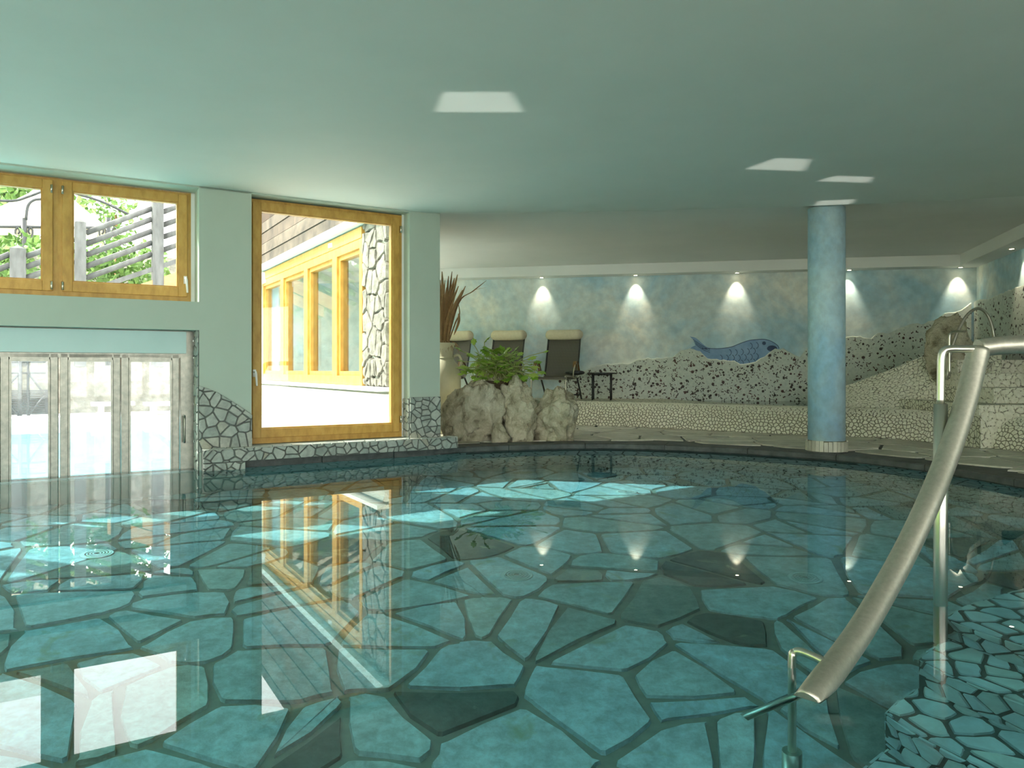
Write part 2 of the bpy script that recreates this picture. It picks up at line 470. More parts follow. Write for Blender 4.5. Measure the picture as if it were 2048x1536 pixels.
M['pane_dirty'] = thin_glass('steamed_pane', (0.93, 0.96, 0.97), dirt=0.035)

def water_mat():
    m = bpy.data.materials.new('pool_water'); m.use_nodes = True
    nt = m.node_tree; nt.nodes.clear()
    out = nt.nodes.new('ShaderNodeOutputMaterial')
    rf = nt.nodes.new('ShaderNodeBsdfRefraction'); rf.inputs['IOR'].default_value = 1.333; rf.inputs['Roughness'].default_value = 0.0
    rf.inputs['Color'].default_value = (0.57, 0.94, 1.0, 1)          # the water swallows red both ways
    gl = nt.nodes.new('ShaderNodeBsdfGlossy'); gl.inputs['Roughness'].default_value = 0.0
    fr = nt.nodes.new('ShaderNodeFresnel'); fr.inputs['IOR'].default_value = 1.333
    mx = nt.nodes.new('ShaderNodeMixShader')
    nt.links.new(fr.outputs[0], mx.inputs[0]); nt.links.new(rf.outputs[0], mx.inputs[1]); nt.links.new(gl.outputs[0], mx.inputs[2])
    nt.links.new(mx.outputs[0], out.inputs['Surface'])
    return m
M['water'] = water_mat()
# ------------------------------------------------------------------ levels
WZ = 0.036            # water
FZ = WZ - 1.25        # pool floor
DZ = 0.10             # deck
PZ = 0.44             # platform with the loungers
CZ = 2.60             # low ceiling
rng = random.Random(7)

# the round pool rim (front edge of the coping), then on towards the steps
RIM = [W(2.05, -0.01), (-0.565, 8.15), (0.08, 8.40), (0.675, 8.53), (1.35, 8.50), (2.18, 8.17), (3.0, 7.62), (3.42, 7.16), (3.72, 6.54), (3.90, 5.72), (3.98, 4.9), (3.95, 4.1)]
RIMS = [Vector((p.x, p.y)) for p in spline([Vector((a, b, 0)) for a, b in RIM], 8)]

# ------------------------------------------------------------------ pool floor
basin = [W(-9.0, -7.2), W(-0.0, -7.2), W(-0.0, -0.2), W(2.3, -0.2)] + [(p.x, p.y + 0.1) for p in RIMS[10:60]] + [(4.4, 5.6), (4.4, 0.6), (-5.2, 0.6)] + [W(-6.2, 1.0), W(-9.0, -0.2)]
f = MB().prism([(-9, 0.3), (5.2, 0.3), (5.2, 9.4), (-1.5, 9.4), (-9, 9.4)], FZ - 0.35, FZ)
floor = f.build('floor', M['grout_pool'], label='pool bottom paved with irregular flagstones under the turquoise water', cat='pool floor', kind='structure')
def fmap(u, v, h): return Vector((u, v, FZ + h))
def seen_floor(x, y):
    return -0.76 * y - 0.3 < x < 0.76 * y + 0.3 and 2.1 < y < 8.8
STONES = []
for poly in split_some(cells(-7.0, 4.8, 1.0, 9.2, 0.46, 0.027, 11, jit=0.62, sy=0.85, drop=0.18), rng, 0.30, 0.026):
    poly = rough_edges(poly, rng, 0.016, 0.06)
    cu = sum(p[0] for p in poly) / len(poly); cv = sum(p[1] for p in poly) / len(poly)
    STONES.append((poly, cu, cv))
near = [s for s in STONES if seen_floor(s[1], s[2])]
rest = [s for s in STONES if not seen_floor(s[1], s[2])]
for poly, cu, cv in near:
    MB().plate(poly, fmap, -0.01, 0.026 + rng.uniform(-0.006, 0.006), 0.008).build('flagstone', M['pool_stone'], floor)
m = MB()
for poly, cu, cv in rest: m.plate(poly, fmap, -0.01, 0.026, 0.008)
m.build('flagstones_beyond', M['pool_stone'], floor, kind='stuff')

# ------------------------------------------------------------------ water, indoors and out through the door
wp = [W(-9.0, -7.0), W(-0.12, -7.0), W(-0.12, -0.15), W(2.2, -0.15)] + [(p.x * 1.006, p.y * 1.006) for p in RIMS[6:]] + [(4.2, 1.0), (-6.9, 1.0), W(-6.2, 0.05), W(-9.0, 0.05)]
wm = MB().prism(wp, FZ - 0.3, WZ)
topf = wm.f[1]                                   # the surface gets its own points so that it can be shaded smooth and stay level
wm.f[1] = list(range(len(wm.v), len(wm.v) + len(topf)))
wm.v += [wm.v[i].copy() for i in topf]; wm.sm[1] = True
water = wm.build('pool_water', M['water'], label='still clear turquoise water filling the round indoor pool', cat='water', kind='structure')
water.cycles.is_caustics_caster = True
floor.cycles.is_caustics_receiver = True
for o in floor.children: o.cycles.is_caustics_receiver = True

# ------------------------------------------------------------------ pool side walls (under water)
def strip_wall(mb, pts, z0, z1, off):
    pts = [Vector((p[0], p[1])) for p in pts]
    outer = []
    for i, p in enumerate(pts):
        a = pts[max(i - 1, 0)]; b = pts[min(i + 1, len(pts) - 1)]
        t = (b - a).normalized()
        outer.append(p + Vector((-t.y, t.x)) * off)
    for i in range(len(pts) - 1):
        a, b, c, d = pts[i], pts[i + 1], outer[i + 1], outer[i]
        mb.hexa([(q.x, q.y, z) for z in (z0, z1) for q in (a, b, c, d)])
    return outer
m = MB()
side = [Vector(p) for p in RIMS] + [Vector((3.9, 3.4)), Vector((3.9, 0.8)), Vector((-5.2, 0.8))]
side = [p + (Vector((0.0, 0.02))) for p in side]
strip_wall(m, side, FZ - 0.2, 0.035, 0.3)
wall_pool = m.build('wall_pool', M['grout'], label='curved underwater side wall of the pool clad in stone mosaic', cat='pool wall', kind='structure', recalc=True)
# its mosaic cladding, seen through the water
arc = resample(spline([Vector((p.x, p.y, 0)) for p in RIMS[::4]], 6), 0.05)
def arcmap(u, v, h):
    i = min(max(u / 0.05, 0), len(arc) - 1.001); k = int(i); p = arc[k].lerp(arc[k + 1], i - k)
    t = (arc[k + 1] - arc[k]).normalized(); n = Vector((t.y, -t.x, 0))
    q = p + n * h
    return Vector((q.x, q.y + 0.02, v))
LA = (len(arc) - 1) * 0.05
m = MB()
for poly in cells(0, LA, FZ, 0.03, 0.13, 0.018, 5, clipper=[(0, FZ), (LA, FZ), (LA, 0.03), (0, 0.03)]):
    m.plate(poly, arcmap, 0.0, 0.012, 0.005)
m.build('mosaic', M['step_stone'], wall_pool, kind='stuff')

# ------------------------------------------------------------------ window wall with its two piers
m = MB()
TH = -0.35
m.wbox(-0.26, 0.197, TH, 0, FZ - 0.2, CZ + 0.1)          # pier by the door
m.wbox(1.79, 2.14, TH, 0, FZ - 0.2, CZ + 0.1)            # pier by the rocks
m.wbox(0.197, 1.79, TH, 0, FZ - 0.2, 0.20)               # under the tall window
m.wbox(2.14, 2.5, TH, -0.02, FZ - 0.2, 0.03)
m.wbox(-2.45, -0.26, TH, 0, 1.30, 1.555)                 # over the door
m.wbox(-2.45, 1.79, TH, 0, 2.585, CZ + 0.1)
m.wbox(-2.75, -2.45, TH, 0, FZ - 0.2, CZ + 0.1)
m.wbox(-6.2, -2.75, TH, 0, FZ - 0.2, 0.25)
m.wbox(-6.2, -2.75, TH, 0, 2.585, CZ + 0.1)
m.wbox(-6.5, -6.2, TH, 0, FZ - 0.2, CZ + 0.1)
m.wbox(-2.45, -0.26, TH, -0.05, FZ - 0.2, WZ - 0.16)     # threshold under the door
wall_left = m.build('wall_left', M['plaster_sage'], label='pale plaster window wall with two square piers beside the pool', cat='wall', kind='structure')
def clad(parent, polys, mapf, h0, h1, mat, name='stone_chip', inset=0.003, amp=0.0025, joined=False, cut=0.05):
    mm = MB()
    for p in polys:
        p = rough_edges(p, rng, amp, cut) if amp else p
        if joined: mm.plate(p, mapf, h0, h1 + rng.uniform(-0.002, 0.002), inset)
        else: MB().plate(p, mapf, h0, h1 + rng.uniform(-0.003, 0.003), inset).build(name, mat, parent)
    if joined: return mm.build(name, mat, parent, kind='stuff')
def facemap(t, z, h): return W3(t, h, z)
# mosaic at the foot of the pier by the door: its top slopes down towards the tall window
g = MB()
outl = [(-0.262, 0.20), (0.199, 0.20), (0.199, 0.525), (0.06, 0.625), (-0.10, 0.735), (-0.262, 0.80)]
g.plate(outl, facemap, -0.001, 0.012)
gp = g.build('grout_bed', M['grout'], wall_left)
clad(wall_left, cells(-0.26, 0.2, 0.2, 0.8, 0.085, 0.010, 3, jit=0.6, drop=0.12, clipper=outl), facemap, 0.012, 0.021, M['chip'])
outl = [(1.788, 0.20), (2.142, 0.20), (2.142, 0.655), (1.788, 0.655)]
MB().plate(outl, facemap, -0.001, 0.012).build('grout_bed', M['grout'], wall_left)
clad(wall_left, cells(1.78, 2.15, 0.2, 0.66, 0.075, 0.010, 8, jit=0.6, drop=0.1, clipper=outl), facemap, 0.012, 0.021, M['chip'])
# lit reveal of that pier
def revmap(n, z, h): return W3(1.79 - h, n, z)
outl = [(-0.15, 0.24), (0.0, 0.24), (0.0, 0.64), (-0.15, 0.64)]
MB().plate(outl, revmap, -0.001, 0.008).build('grout_bed', M['grout'], wall_left, recalc=True)
clad(wall_left, cells(-0.15, 0.0, 0.24, 0.64, 0.07, 0.011, 9, clipper=outl), revmap, 0.008, 0.014, M['chip'])
# door jamb clad with chips
def jambmap(n, z, h): return W3(-0.26 - h, n, z)
outl = [(-0.25, -0.3), (0.0, -0.3), (0.0, 1.30), (-0.25, 1.30)]
MB().plate(outl, jambmap, -0.001, 0.008).build('grout_bed', M['grout'], wall_left, recalc=True)
clad(wall_left, cells(-0.25, 0.0, -0.3, 1.3, 0.085, 0.011, 10, clipper=outl), jambmap, 0.008, 0.016, M['chip'])

# stone ledge along the foot of the wall
ledge = thing('stone_ledge', 'low ledge faced with pale crazy stone along the foot of the window wall', 'ledge', W3(0.9, 0, 0), kind='structure')
MB().wbox(-0.24, 2.30, -0.06, 0.10, 0.105, 0.222).build('core', M['grout'], ledge)
MB().wbox(-0.24, 0.12, -0.02, 0.10, -0.3, 0.11).build('core', M['grout'], ledge)
def ledgemap(t, z, h): return W3(t, 0.10 + h, z)
outl = [(-0.24, 0.108), (2.30, 0.108), (2.30, 0.222), (-0.24, 0.222)]
clad(ledge, cells(-0.24, 2.3, 0.11, 0.222, 0.085, 0.010, 21, jit=0.6, drop=0.08, clipper=outl, sy=0.9), ledgemap, 0.0, 0.010, M['chip'])
outl = [(-0.24, -0.3), (0.12, -0.3), (0.12, 0.10), (-0.24, 0.10)]
clad(ledge, cells(-0.24, 0.12, -0.3, 0.10, 0.085, 0.010, 22, jit=0.6, clipper=outl), ledgemap, 0.0, 0.010, M['chip'])
def ledgetop(t, n, h): return W3(t, n, 0.222 + h)
outl = [(-0.24, -0.02), (2.30, -0.02), (2.30, 0.108), (-0.24, 0.108)]
clad(ledge, [p[::-1] for p in cells(-0.24, 2.3, -0.02, 0.11, 0.10, 0.010, 23, clipper=outl)], ledgetop, 0.0, 0.008, M['chip'])
def submap(t, z, h): return W3(t, h, z)
outl = [(0.12, FZ), (2.45, FZ), (2.45, 0.03), (0.12, 0.03)]
clad(wall_left, cells(0.12, 2.45, FZ, 0.03, 0.13, 0.015, 24, clipper=outl), submap, 0.0, 0.012, M['step_stone'], name='wall_mosaic', joined=True)

# ------------------------------------------------------------------ other walls (out of the picture ones close the room)
A_ = W(-6.35, 0)
p0, p1 = Vector(A_), Vector((-4.2, -3.2))
SDIR = (p1 - p0).normalized(); SN = Vector((SDIR.y, -SDIR.x))
def sbox(mb, a, b, h0, h1, z0, z1):
    q = [p0 + SDIR * a + SN * h0, p0 + SDIR * b + SN * h0, p0 + SDIR * b + SN * h1, p0 + SDIR * a + SN * h1]
    return mb.hexa([(v.x, v.y, z) for z in (z0, z1) for v in q])
SL = (p1 - p0).length
wl = MB()
sbox(wl, 0, SL, 0, 0.2, -0.4, 0.25); sbox(wl, 0, SL, 0, 0.2, 2.55, 2.75)
wl.build('wall_side', M['plaster'], label='plaster side wall with a row of added tall timber windows', cat='wall', kind='structure', recalc=True)
m = MB()
m.box(-4.4, 6.0, -3.4, -3.2, 0, 0.25); m.box(-4.4, 6.0, -3.4, -3.2, 2.55, 2.75); m.box(5.5, 6.0, -3.4, -3.2, 0.25, 2.55)
m.build('wall_rear', M['plaster'], label='plaster rear wall with a wide added glazed front behind the near edge of the pool', cat='wall', kind='structure')
def glazing(no, label, bx, L, nb_):  # builds the unseen windows put in to brighten the hall
    w = thing('window_%d' % no, label, 'window', bx(MB(), 0, 0.01, 0, 0.01, 0.25, 0.3).v[0], kind='structure')
    for k in range(nb_):
        a, b = L * k / nb_, L * (k + 1) / nb_
        fr = MB()
        bx(fr, a, a + 0.06, 0.05, 0.14, 0.25, 2.55); bx(fr, b - 0.06, b, 0.05, 0.14, 0.25, 2.55)
        bx(fr, a + 0.06, b - 0.06, 0.05, 0.14, 0.25, 0.33); bx(fr, a + 0.06, b - 0.06, 0.05, 0.14, 2.47, 2.55)
        s_ = fr.build('sash', M['wood'], w, recalc=True)
        pn = MB(); bx(pn, a + 0.06, b - 0.06, 0.09, 0.10, 0.33, 2.47)
        pn.build('pane', M['pane'], s_, recalc=True)
glazing(20, 'unseen row of tall timber windows added for daylight along the side wall of the hall', sbox, SL, 6)  # added out of view for more interior light
glazing(21, 'unseen wide timber glazing added for daylight in the rear wall of the hall', lambda mb, a, b, h0, h1, z0, z1: mb.box(-4.2 + a, -4.2 + b, -3.2 - h1, -3.2 - h0, z0, z1), 9.7, 7)  # added opening, brings in light from behind the camera

# fascia line of the back and right walls; the walls stand 0.3 behind it
FB0 = Vector((-5.2, 14.05)); FBC = Vector((6.93, 11.60)); FR1 = Vector((5.45, 6.45))
db = (FBC - FB0).normalized(); nb = Vector((-db.y, db.x))       # away from the camera
dr = (FR1 - FBC).normalized(); nr = Vector((-dr.y, dr.x))
if nr.x < 0: nr = -nr
if nb.y < 0: nb = -nb
SD = 0.32
def line_x(p, d, q, e):
    k = ((q.x - p.x) * e.y - (q.y - p.y) * e.x) / (d.x * e.y - d.y * e.x)
    return p + d * k
WC = line_x(FB0 + nb * SD, db, FBC + nr * SD, dr)               # wall corner
WB0 = FB0 + nb * SD; WR1 = FR1 + nr * SD
m = MB()
def bbox_(mb, a, b, h0, h1, z0, z1):
    q = [WB0 + db * a + nb * h0, WB0 + db * b + nb * h0, WB0 + db * b + nb * h1, WB0 + db * a + nb * h1]
    return mb.hexa([(v.x, v.y, z) for z in (z0, z1) for v in q])
LBW = (WC - WB0).length + 0.3
bbox_(m, 3.75, LBW, 0, 0.25, 0, 2.75); bbox_(m, 2.5, 3.75, 0, 0.25, 0, 0.70); bbox_(m, 2.5, 3.75, 0, 0.25, 2.55, 2.75); bbox_(m, 0, 2.5, 0, 0.25, 0, 2.75)
wall_back = m.build('wall_back', M['mural'], label='far wall painted as a cloudy blue sky above a wavy speckled panel', cat='wall', kind='structure', recalc=True)
glazing(23, 'timber glazing added for daylight in the far wall, hidden behind the mosaic pier', lambda mb, a, b, h0, h1, z0, z1: bbox_(mb, 2.5 + a, 2.5 + b, h0, h1, max(z0, 0.70), max(z1, 0.75)), 1.25, 1)  # hidden bay added to brighten the lounger area
m = MB()
m.hexa([(q.x, q.y, z) for z in (0, 2.75) for q in (WC, WR1, WR1 + nr * 0.25, WC + nr * 0.25)])
RG0, RG1 = Vector((5.8, -0.4)), Vector((5.8, -3.3))
m.hexa([(q.x, q.y, z) for z in (0, 2.75) for q in (WR1, RG0, RG0 + Vector((0.3, 0)), WR1 + nr * 0.3)])
m.box(5.8, 6.1, -3.3, -0.4, 0, 0.25); m.box(5.8, 6.1, -3.3, -0.4, 2.55, 2.75)
wall_right = m.build('wall_right', M['mural'], label='right wall painted sky blue meeting the far wall at a corner', cat='wall', kind='structure', recalc=True)
glazing(22, 'unseen row of tall timber windows added for daylight in the right wall near the entry steps', lambda mb, a, b, h0, h1, z0, z1: mb.box(5.8 + h0, 5.8 + h1, -0.4 - b, -0.4 - a, z0, z1), 2.8, 2)  # added out of view to lift the dim right side
# soffit with the downlights
m = MB()
FC = FBC
m.hexa([(q.x, q.y, z) for z in (2.55, 2.74) for q in (FB0, FC, WC, WB0)])
m.hexa([(q.x, q.y, z) for z in (2.55, 2.74) for q in (FC, FR1, WR1, WC)])
m.build('trim_1', M['plaster_white'], label='white dropped soffit running along the painted walls', cat='soffit', kind='structure', recalc=True)

# ------------------------------------------------------------------ ceiling: low slab, then two shallow steps up towards the far wall
E1 = [Vector((-1.1, 7.93, 0)), Vector((-0.3, 7.92, 0)), Vector((1.13, 7.84, 0)), Vector((3.0, 7.60, 0)), Vector((4.0, 7.40, 0)), Vector((4.88, 7.15, 0)), Vector((6.0, 6.75, 0))]
E2c = [Vector((-2.6, 10.6, 0)), Vector((-1.0, 10.35, 0)), Vector((0, 10.1, 0)), Vector((0.83, 9.9, 0)), Vector((2.17, 9.4, 0)), Vector((3.65, 8.85, 0)), Vector((5.0, 8.1, 0)), Vector((6.0, 7.3, 0))]
left = [W(2.1, -0.34), W(-6.5, -0.34), (-4.4, -3.3), (6.0, -3.3)]
sA = [(p.x, p.y) for p in spline(E1, 6)][::-1] + left
sB = [(p.x, p.y) for p in spline(E2c, 6)][::-1] + [W(2.1, -2.3)] + left
sC = [tuple(WC + (db + nb) * 0.2), tuple(WB0 + nb * 0.2), (-5.0, 14.3), W(2.1, -7.0)] + left + [(6.3, 6.5)]
m = MB().prism(sA, CZ, 2.66)
ceiling = m.build('ceiling', M['plaster'], label='smooth pale plaster ceiling stepping up towards the far wall', cat='ceiling', kind='structure')
MB().prism(sB, 2.66, 2.72).prism(sC, 2.72, 2.9).build('ceiling_recess', M['plaster_white'], label='cream white raised ceiling in front of the painted far wall', cat='ceiling', kind='structure')

# ------------------------------------------------------------------ wing wall with four windows: left side of the lounger room, seen outside through the tall window
def wing(s, h, z): return W3(2.0 - h, -s, z)           # h towards outdoors
def gbox(mb, s0, s1, h0, h1, z0, z1):
    q = [wing(s0, h1, 0), wing(s1, h1, 0), wing(s1, h0, 0), wing(s0, h0, 0)]
    return mb.hexa([(p.x, p.y, z) for z in (z0, z1) for p in q])
S0, S1 = 1.87, 7.30
m = MB()
gbox(m, 0.3, S0, -0.25, 0.0, 0, 2.9)
gbox(m, S0, 7.6, -0.25, 0.0, 0, 0.74)
gbox(m, S0, 7.6, -0.25, 0.0, 2.62, 4.9)
gbox(m, S1, 7.6, -0.25, 0.0, 0.74, 2.62)
gbox(m, 0.3, S0, -0.25, 0.0, 2.9, 4.9)
wing_wall = m.build('wall_wing', M['plaster_white'], label='white rendered wing wall with four timber windows outside the tall window', cat='wall', kind='structure', recalc=True)
# stone corner pier of the wing, timber siding above, windows
def wingmap(s, z, h): return wing(s, h, z)
outl = [(1.05, 0.1), (S0, 0.1), (S0, 3.0), (1.05, 3.0)]
clad(wing_wall, [p[::-1] for p in cells(1.05, S0, 0.5, 3.2, 0.24, 0.012, 31, clipper=[(1.05, 0.74), (S0, 0.74), (S0, 3.0), (1.05, 3.0)], jit=0.6)], wingmap, 0.0, 0.05, M['drystone'], name='stone', inset=0.02, amp=0.02)
gut = MB(); gbox(gut, 0.4, 7.9, 0.0, 0.14, 2.78, 2.88); gut.build('gutter', M['paint_blue'], wing_wall, recalc=True)
z = 2.90
k = 0
while z < 4.8:
    pb = MB(); gbox(pb, 0.35, 8.2, 0.0, 0.055 + 0.012 * (k % 2), z, z + 0.185)
    pb.build('plank', M['siding'], wing_wall, recalc=True); z += 0.2; k += 1
sl = MB(); gbox(sl, 0.9, 7.6, 0.0, 0.22, 0.69, 0.735); sl.build('sill', M['white_metal'], wing_wall, recalc=True)
sl = MB(); gbox(sl, 0.9, 7.6, 0.0, 0.12, 0.60, 0.655); sl.build('sill_moulding', M['plaster_white'], wing_wall, recalc=True)
for o in list(wing_wall.children): pass
MW = [S0, 2.98, 4.40, 5.85, S1]
hd = MB(); gbox(hd, S0, S1, -0.12, 0.06, 2.62, 2.76); hd.build('window_head', M['wood'], wing_wall, recalc=True)
wl_lab = ['first timber wing window beside the rough stone corner', 'second timber wing window from the rough stone corner', 'third timber wing window from the rough stone corner', 'timber wing window farthest from the rough stone corner']
for i in range(4):
    a, b = MW[i], MW[i + 1]
    w = thing('window_%d' % (i + 4), wl_lab[i], 'window', wing((a + b) / 2, 0, 0.74), kind='structure')
    fr = MB()
    gbox(fr, a, a + 0.10, -0.12, 0.05, 0.74, 2.62); gbox(fr, b - 0.10, b, -0.12, 0.05, 0.74, 2.62)
    gbox(fr, a + 0.10, b - 0.10, -0.12, 0.05, 2.50, 2.62); gbox(fr, a + 0.10, b - 0.10, -0.12, 0.05, 0.74, 0.86)
    fr.build('frame', M['wood'], w, recalc=True)
    sa = MB()
    gbox(sa, a + 0.10, a + 0.16, -0.08, 0.02, 0.86, 2.50); gbox(sa, b - 0.16, b - 0.10, -0.08, 0.02, 0.86, 2.50)
    gbox(sa, a + 0.16, b - 0.16, -0.08, 0.02, 2.44, 2.50); gbox(sa, a + 0.16, b - 0.16, -0.08, 0.02, 0.86, 0.92)
    sp = sa.build('sash', M['wood'], w, recalc=True)
    pn = MB(); gbox(pn, a + 0.16, b - 0.16, -0.035, -0.025, 0.92, 2.44)
    pn.build('pane', M['pane_wing'], sp, recalc=True)

# ------------------------------------------------------------------ windows and door of the window wall
def lever(t, z, n, parent, flip=1):
    m = MB()
    m.wbox(t - 0.014, t + 0.014, n, n + 0.012, z - 0.035, z + 0.035)
    m.tube([W3(t, n + 0.012, z + 0.012), W3(t, n + 0.05, z + 0.012), W3(t + 0.004 * flip, n + 0.055, z - 0.01), W3(t + 0.012 * flip, n + 0.05, z - 0.12)], [0.011, 0.011, 0.011, 0.009], 8)
    m.build('handle', M['white_metal'], parent, label='white lever handle')
def ring_w(t0, t1, z0, z1, w, wb, n0, n1):
    m = MB()
    m.wbox(t0, t0 + w, n0, n1, z0, z1); m.wbox(t1 - w, t1, n0, n1, z0, z1)
    m.wbox(t0 + w, t1 - w, n0, n1, z1 - w, z1); m.wbox(t0 + w, t1 - w, n0, n1, z0, z0 + wb)
    return m
def casement(no, label, t0, t1, z0, z1, n, handle_t=None, handle_z=1.9, hinge=None, bead=0.055, wood='wood'):
    w = thing('window_%d' % no, label, 'window', W3((t0 + t1) / 2, n, z0), kind='structure')
    ring_w(t0, t1, z0, z1, 0.035, 0.055, n - 0.10, n).build('frame', M[wood], w, recalc=True)
    sp = ring_w(t0 + 0.035, t1 - 0.035, z0 + 0.055, z1 - 0.03, 0.075, 0.085, n - 0.08, n + 0.022).build('sash', M[wood], w, recalc=True, bevel=0.004)
    a, b, c, d = t0 + 0.11, t1 - 0.11, z0 + 0.14, z1 - 0.105
    MB().wbox(a, b, n - 0.045, n - 0.035, c, d).build('pane', M['pane'], sp, recalc=True)
    ring_w(a, b, c, d, 0.012, 0.012, n - 0.05, n + 0.008).build('glazing_bead', M['white_metal' if bead == 0 else wood], sp, recalc=True)
    if handle_t is not None: lever(handle_t, handle_z, n + 0.022, w)
    for hz in (hinge[1:] if hinge else ()):
        MB().tube([W3(hinge[0], n + 0.03, hz - 0.035), W3(hinge[0], n + 0.03, hz + 0.035)], 0.010, 8).build('hinge', M['steel'], w)
    return w
nU = -0.25
casement(1, 'wide timber casement right of the pair above the steel pool door', -1.352, -0.293, 1.56, 2.588, nU, -0.345, 1.77, (-1.315, 2.48, 1.66))
casement(2, 'timber casement left of the pair above the steel pool door', -2.41, -1.352, 1.56, 2.588, nU, None, 0, (-1.395, 2.48, 1.66))
m = MB(); m.wbox(-2.45, -0.26, -0.35, -0.25, 2.575, 2.60); m.wbox(-0.293, -0.26, -0.35, -0.25, 1.555, 2.6); m.wbox(-2.45, -2.41, -0.35, -0.25, 1.555, 2.6)
m.build('plaster_stop', M['plaster_white'], wall_left)
w3 = casement(3, 'tall timber window between the two piers above the stone ledge', 0.20, 1.765, 0.235, 2.575, -0.15, 0.25, 0.91, (1.745, 2.42, 0.42))
m = MB(); m.wbox(0.197, 1.79, -0.35, -0.25, 0.2, 0.236); m.wbox(1.765, 1.79, -0.35, -0.15, 0.2, 2.6); m.build('plaster_stop', M['plaster_white'], wall_left)
MB().wbox(0.198, 1.789, -0.25, 0.0, 0.2, 0.232).build('window_sill', M['chip'], wall_left)
# tall glazing further along the wall, added left of the picture for daylight
for i, (a, b) in enumerate(((-3.6, -2.76), (-4.45, -3.61), (-5.3, -4.46), (-6.19, -5.31))):
    casement(8 + i, ['first', 'second', 'third', 'last'][i] + ' tall unseen timber window added past the door along the window wall', a, b, 0.25, 2.588, nU)

door = thing('door_1', 'folding steel and glass door from the pool to the outdoor basin', 'door', W3(-1.3, -0.25, WZ), kind='structure')
MB().wbox(-2.45, -0.345, -0.24, -0.16, 1.092, 1.29).build('lintel_panel', M['paint_blue'], door, label='pale blue panel over the door leaves')
MB().wbox(-2.45, -0.276, -0.30, -0.24, 1.05, 1.30).build('head_rail', M['steel_door'], door)
def tcol(x): return wat(x, 800, -0.27)[0]
zb = -0.10
for (xa, xb) in ((-160, 1), (1, 117), (120, 241), (242, 358)):
    a, b = tcol(xa), tcol(xb)
    lf = ring_w(a, b, zb, 1.085, 0.062, 0.075, -0.30, -0.24).build('leaf', M['steel_door'], door, recalc=True, bevel=0.006)
    ring_w(a + 0.06, b - 0.06, zb + 0.07, 1.03, 0.016, 0.016, -0.275, -0.232).build('bead', M['steel_door'], lf, recalc=True)
    MB().wbox(a + 0.065, b - 0.065, -0.272, -0.264, zb + 0.075, 1.02).build('pane', M['pane_dirty'], lf, recalc=True)
MB().wbox(tcol(359.5), -0.276, -0.33, -0.22, zb, 1.06).build('jamb_post', M['steel_door'], door, recalc=True)
hb = MB(); tj = tcol(366)
hb.tube([W3(tj, -0.22, 0.52), W3(tj, -0.17, 0.52), W3(tj, -0.165, 0.50), W3(tj, -0.165, 0.30), W3(tj, -0.17, 0.28), W3(tj, -0.22, 0.28)], 0.009, 8)
hb.build('bar_handle', M['steel_door'], door)
MB().wbox(-2.45, -0.28, -0.34, -0.10, WZ - 0.22, WZ - 0.13).build('threshold', M['step_stone'], door)

# ------------------------------------------------------------------ deck round the pool, flagstones, coping
deck_poly = [(p.x, p.y) for p in RIMS[6:]] + [(3.95, 3.2), (3.95, 0.9), (-6.0, 0.9), (-6.0, -3.2), (5.8, -3.2), (6.1, 6.5), (7.2, 12.2), (0.0, 13.9), (-4.6, 14.3), W(2.2, -0.3)]
deck_poly = [(p[0], p[1]) for p in deck_poly]
dk = MB().prism(deck_poly, -0.12, 0.085)
deck = dk.build('floor_deck', M['grout'], label='flagstone deck curving round the far side of the pool', cat='deck', kind='structure')
def rim_near(x, y):
    best = None
    for i in range(len(RIMS) - 1):
        p = RIMS[i]; d = (p.x - x) ** 2 + (p.y - y) ** 2
        if best is None or d < best[0]: best = (d, i)
    i = best[1]; p = RIMS[i]; t = (RIMS[i + 1] - RIMS[max(i - 1, 0)]).normalized()
    out = Vector((-t.y, t.x))          # away from the water
    return p, out, (Vector((x, y)) - p).dot(out)
def dmap(u, v, h): return Vector((u, v, 0.085 + h))
for poly in cells(-1.5, 6.2, 5.0, 12.4, 0.62, 0.022, 41, sy=0.9):
    cu = sum(p[0] for p in poly) / len(poly); cv = sum(p[1] for p in poly) / len(poly)
    if cu > 0.70 * cv + 1.3 or cu < -0.13 * cv - 0.2: continue
    p, out, d = rim_near(cu, cv)
    if d < -0.1 or d > 4.3 - 0.2 * cu: continue
    if cv + 0.30 * cu > 12.1: continue
    for j in range(0, len(RIMS) - 1, 3):
        q = RIMS[j]
        if (q.x - cu) ** 2 + (q.y - cv) ** 2 > 1.2: continue
        t = (RIMS[j + 1] - RIMS[max(j - 1, 0)]).normalized(); o_ = Vector((-t.y, t.x))
        e = q + o_ * 0.29
        poly = clip(poly, e.x, e.y, -o_.x, -o_.y)
        if len(poly) < 3: break
    if len(poly) < 3 or area(poly) < 0.03: continue
    MB().plate(rough_edges(poly, rng, 0.012), dmap, -0.01, 0.014 + rng.uniform(-0.002, 0.002), 0.006).build('flagstone', M['deck_stone'], deck)
coping = thing('pool_coping', 'dark slate coping stones edging the round pool', 'coping', (1.0, 8.5, 0.04), kind='structure')
cp = resample([Vector((p.x, p.y, 0)) for p in RIMS], 0.06)
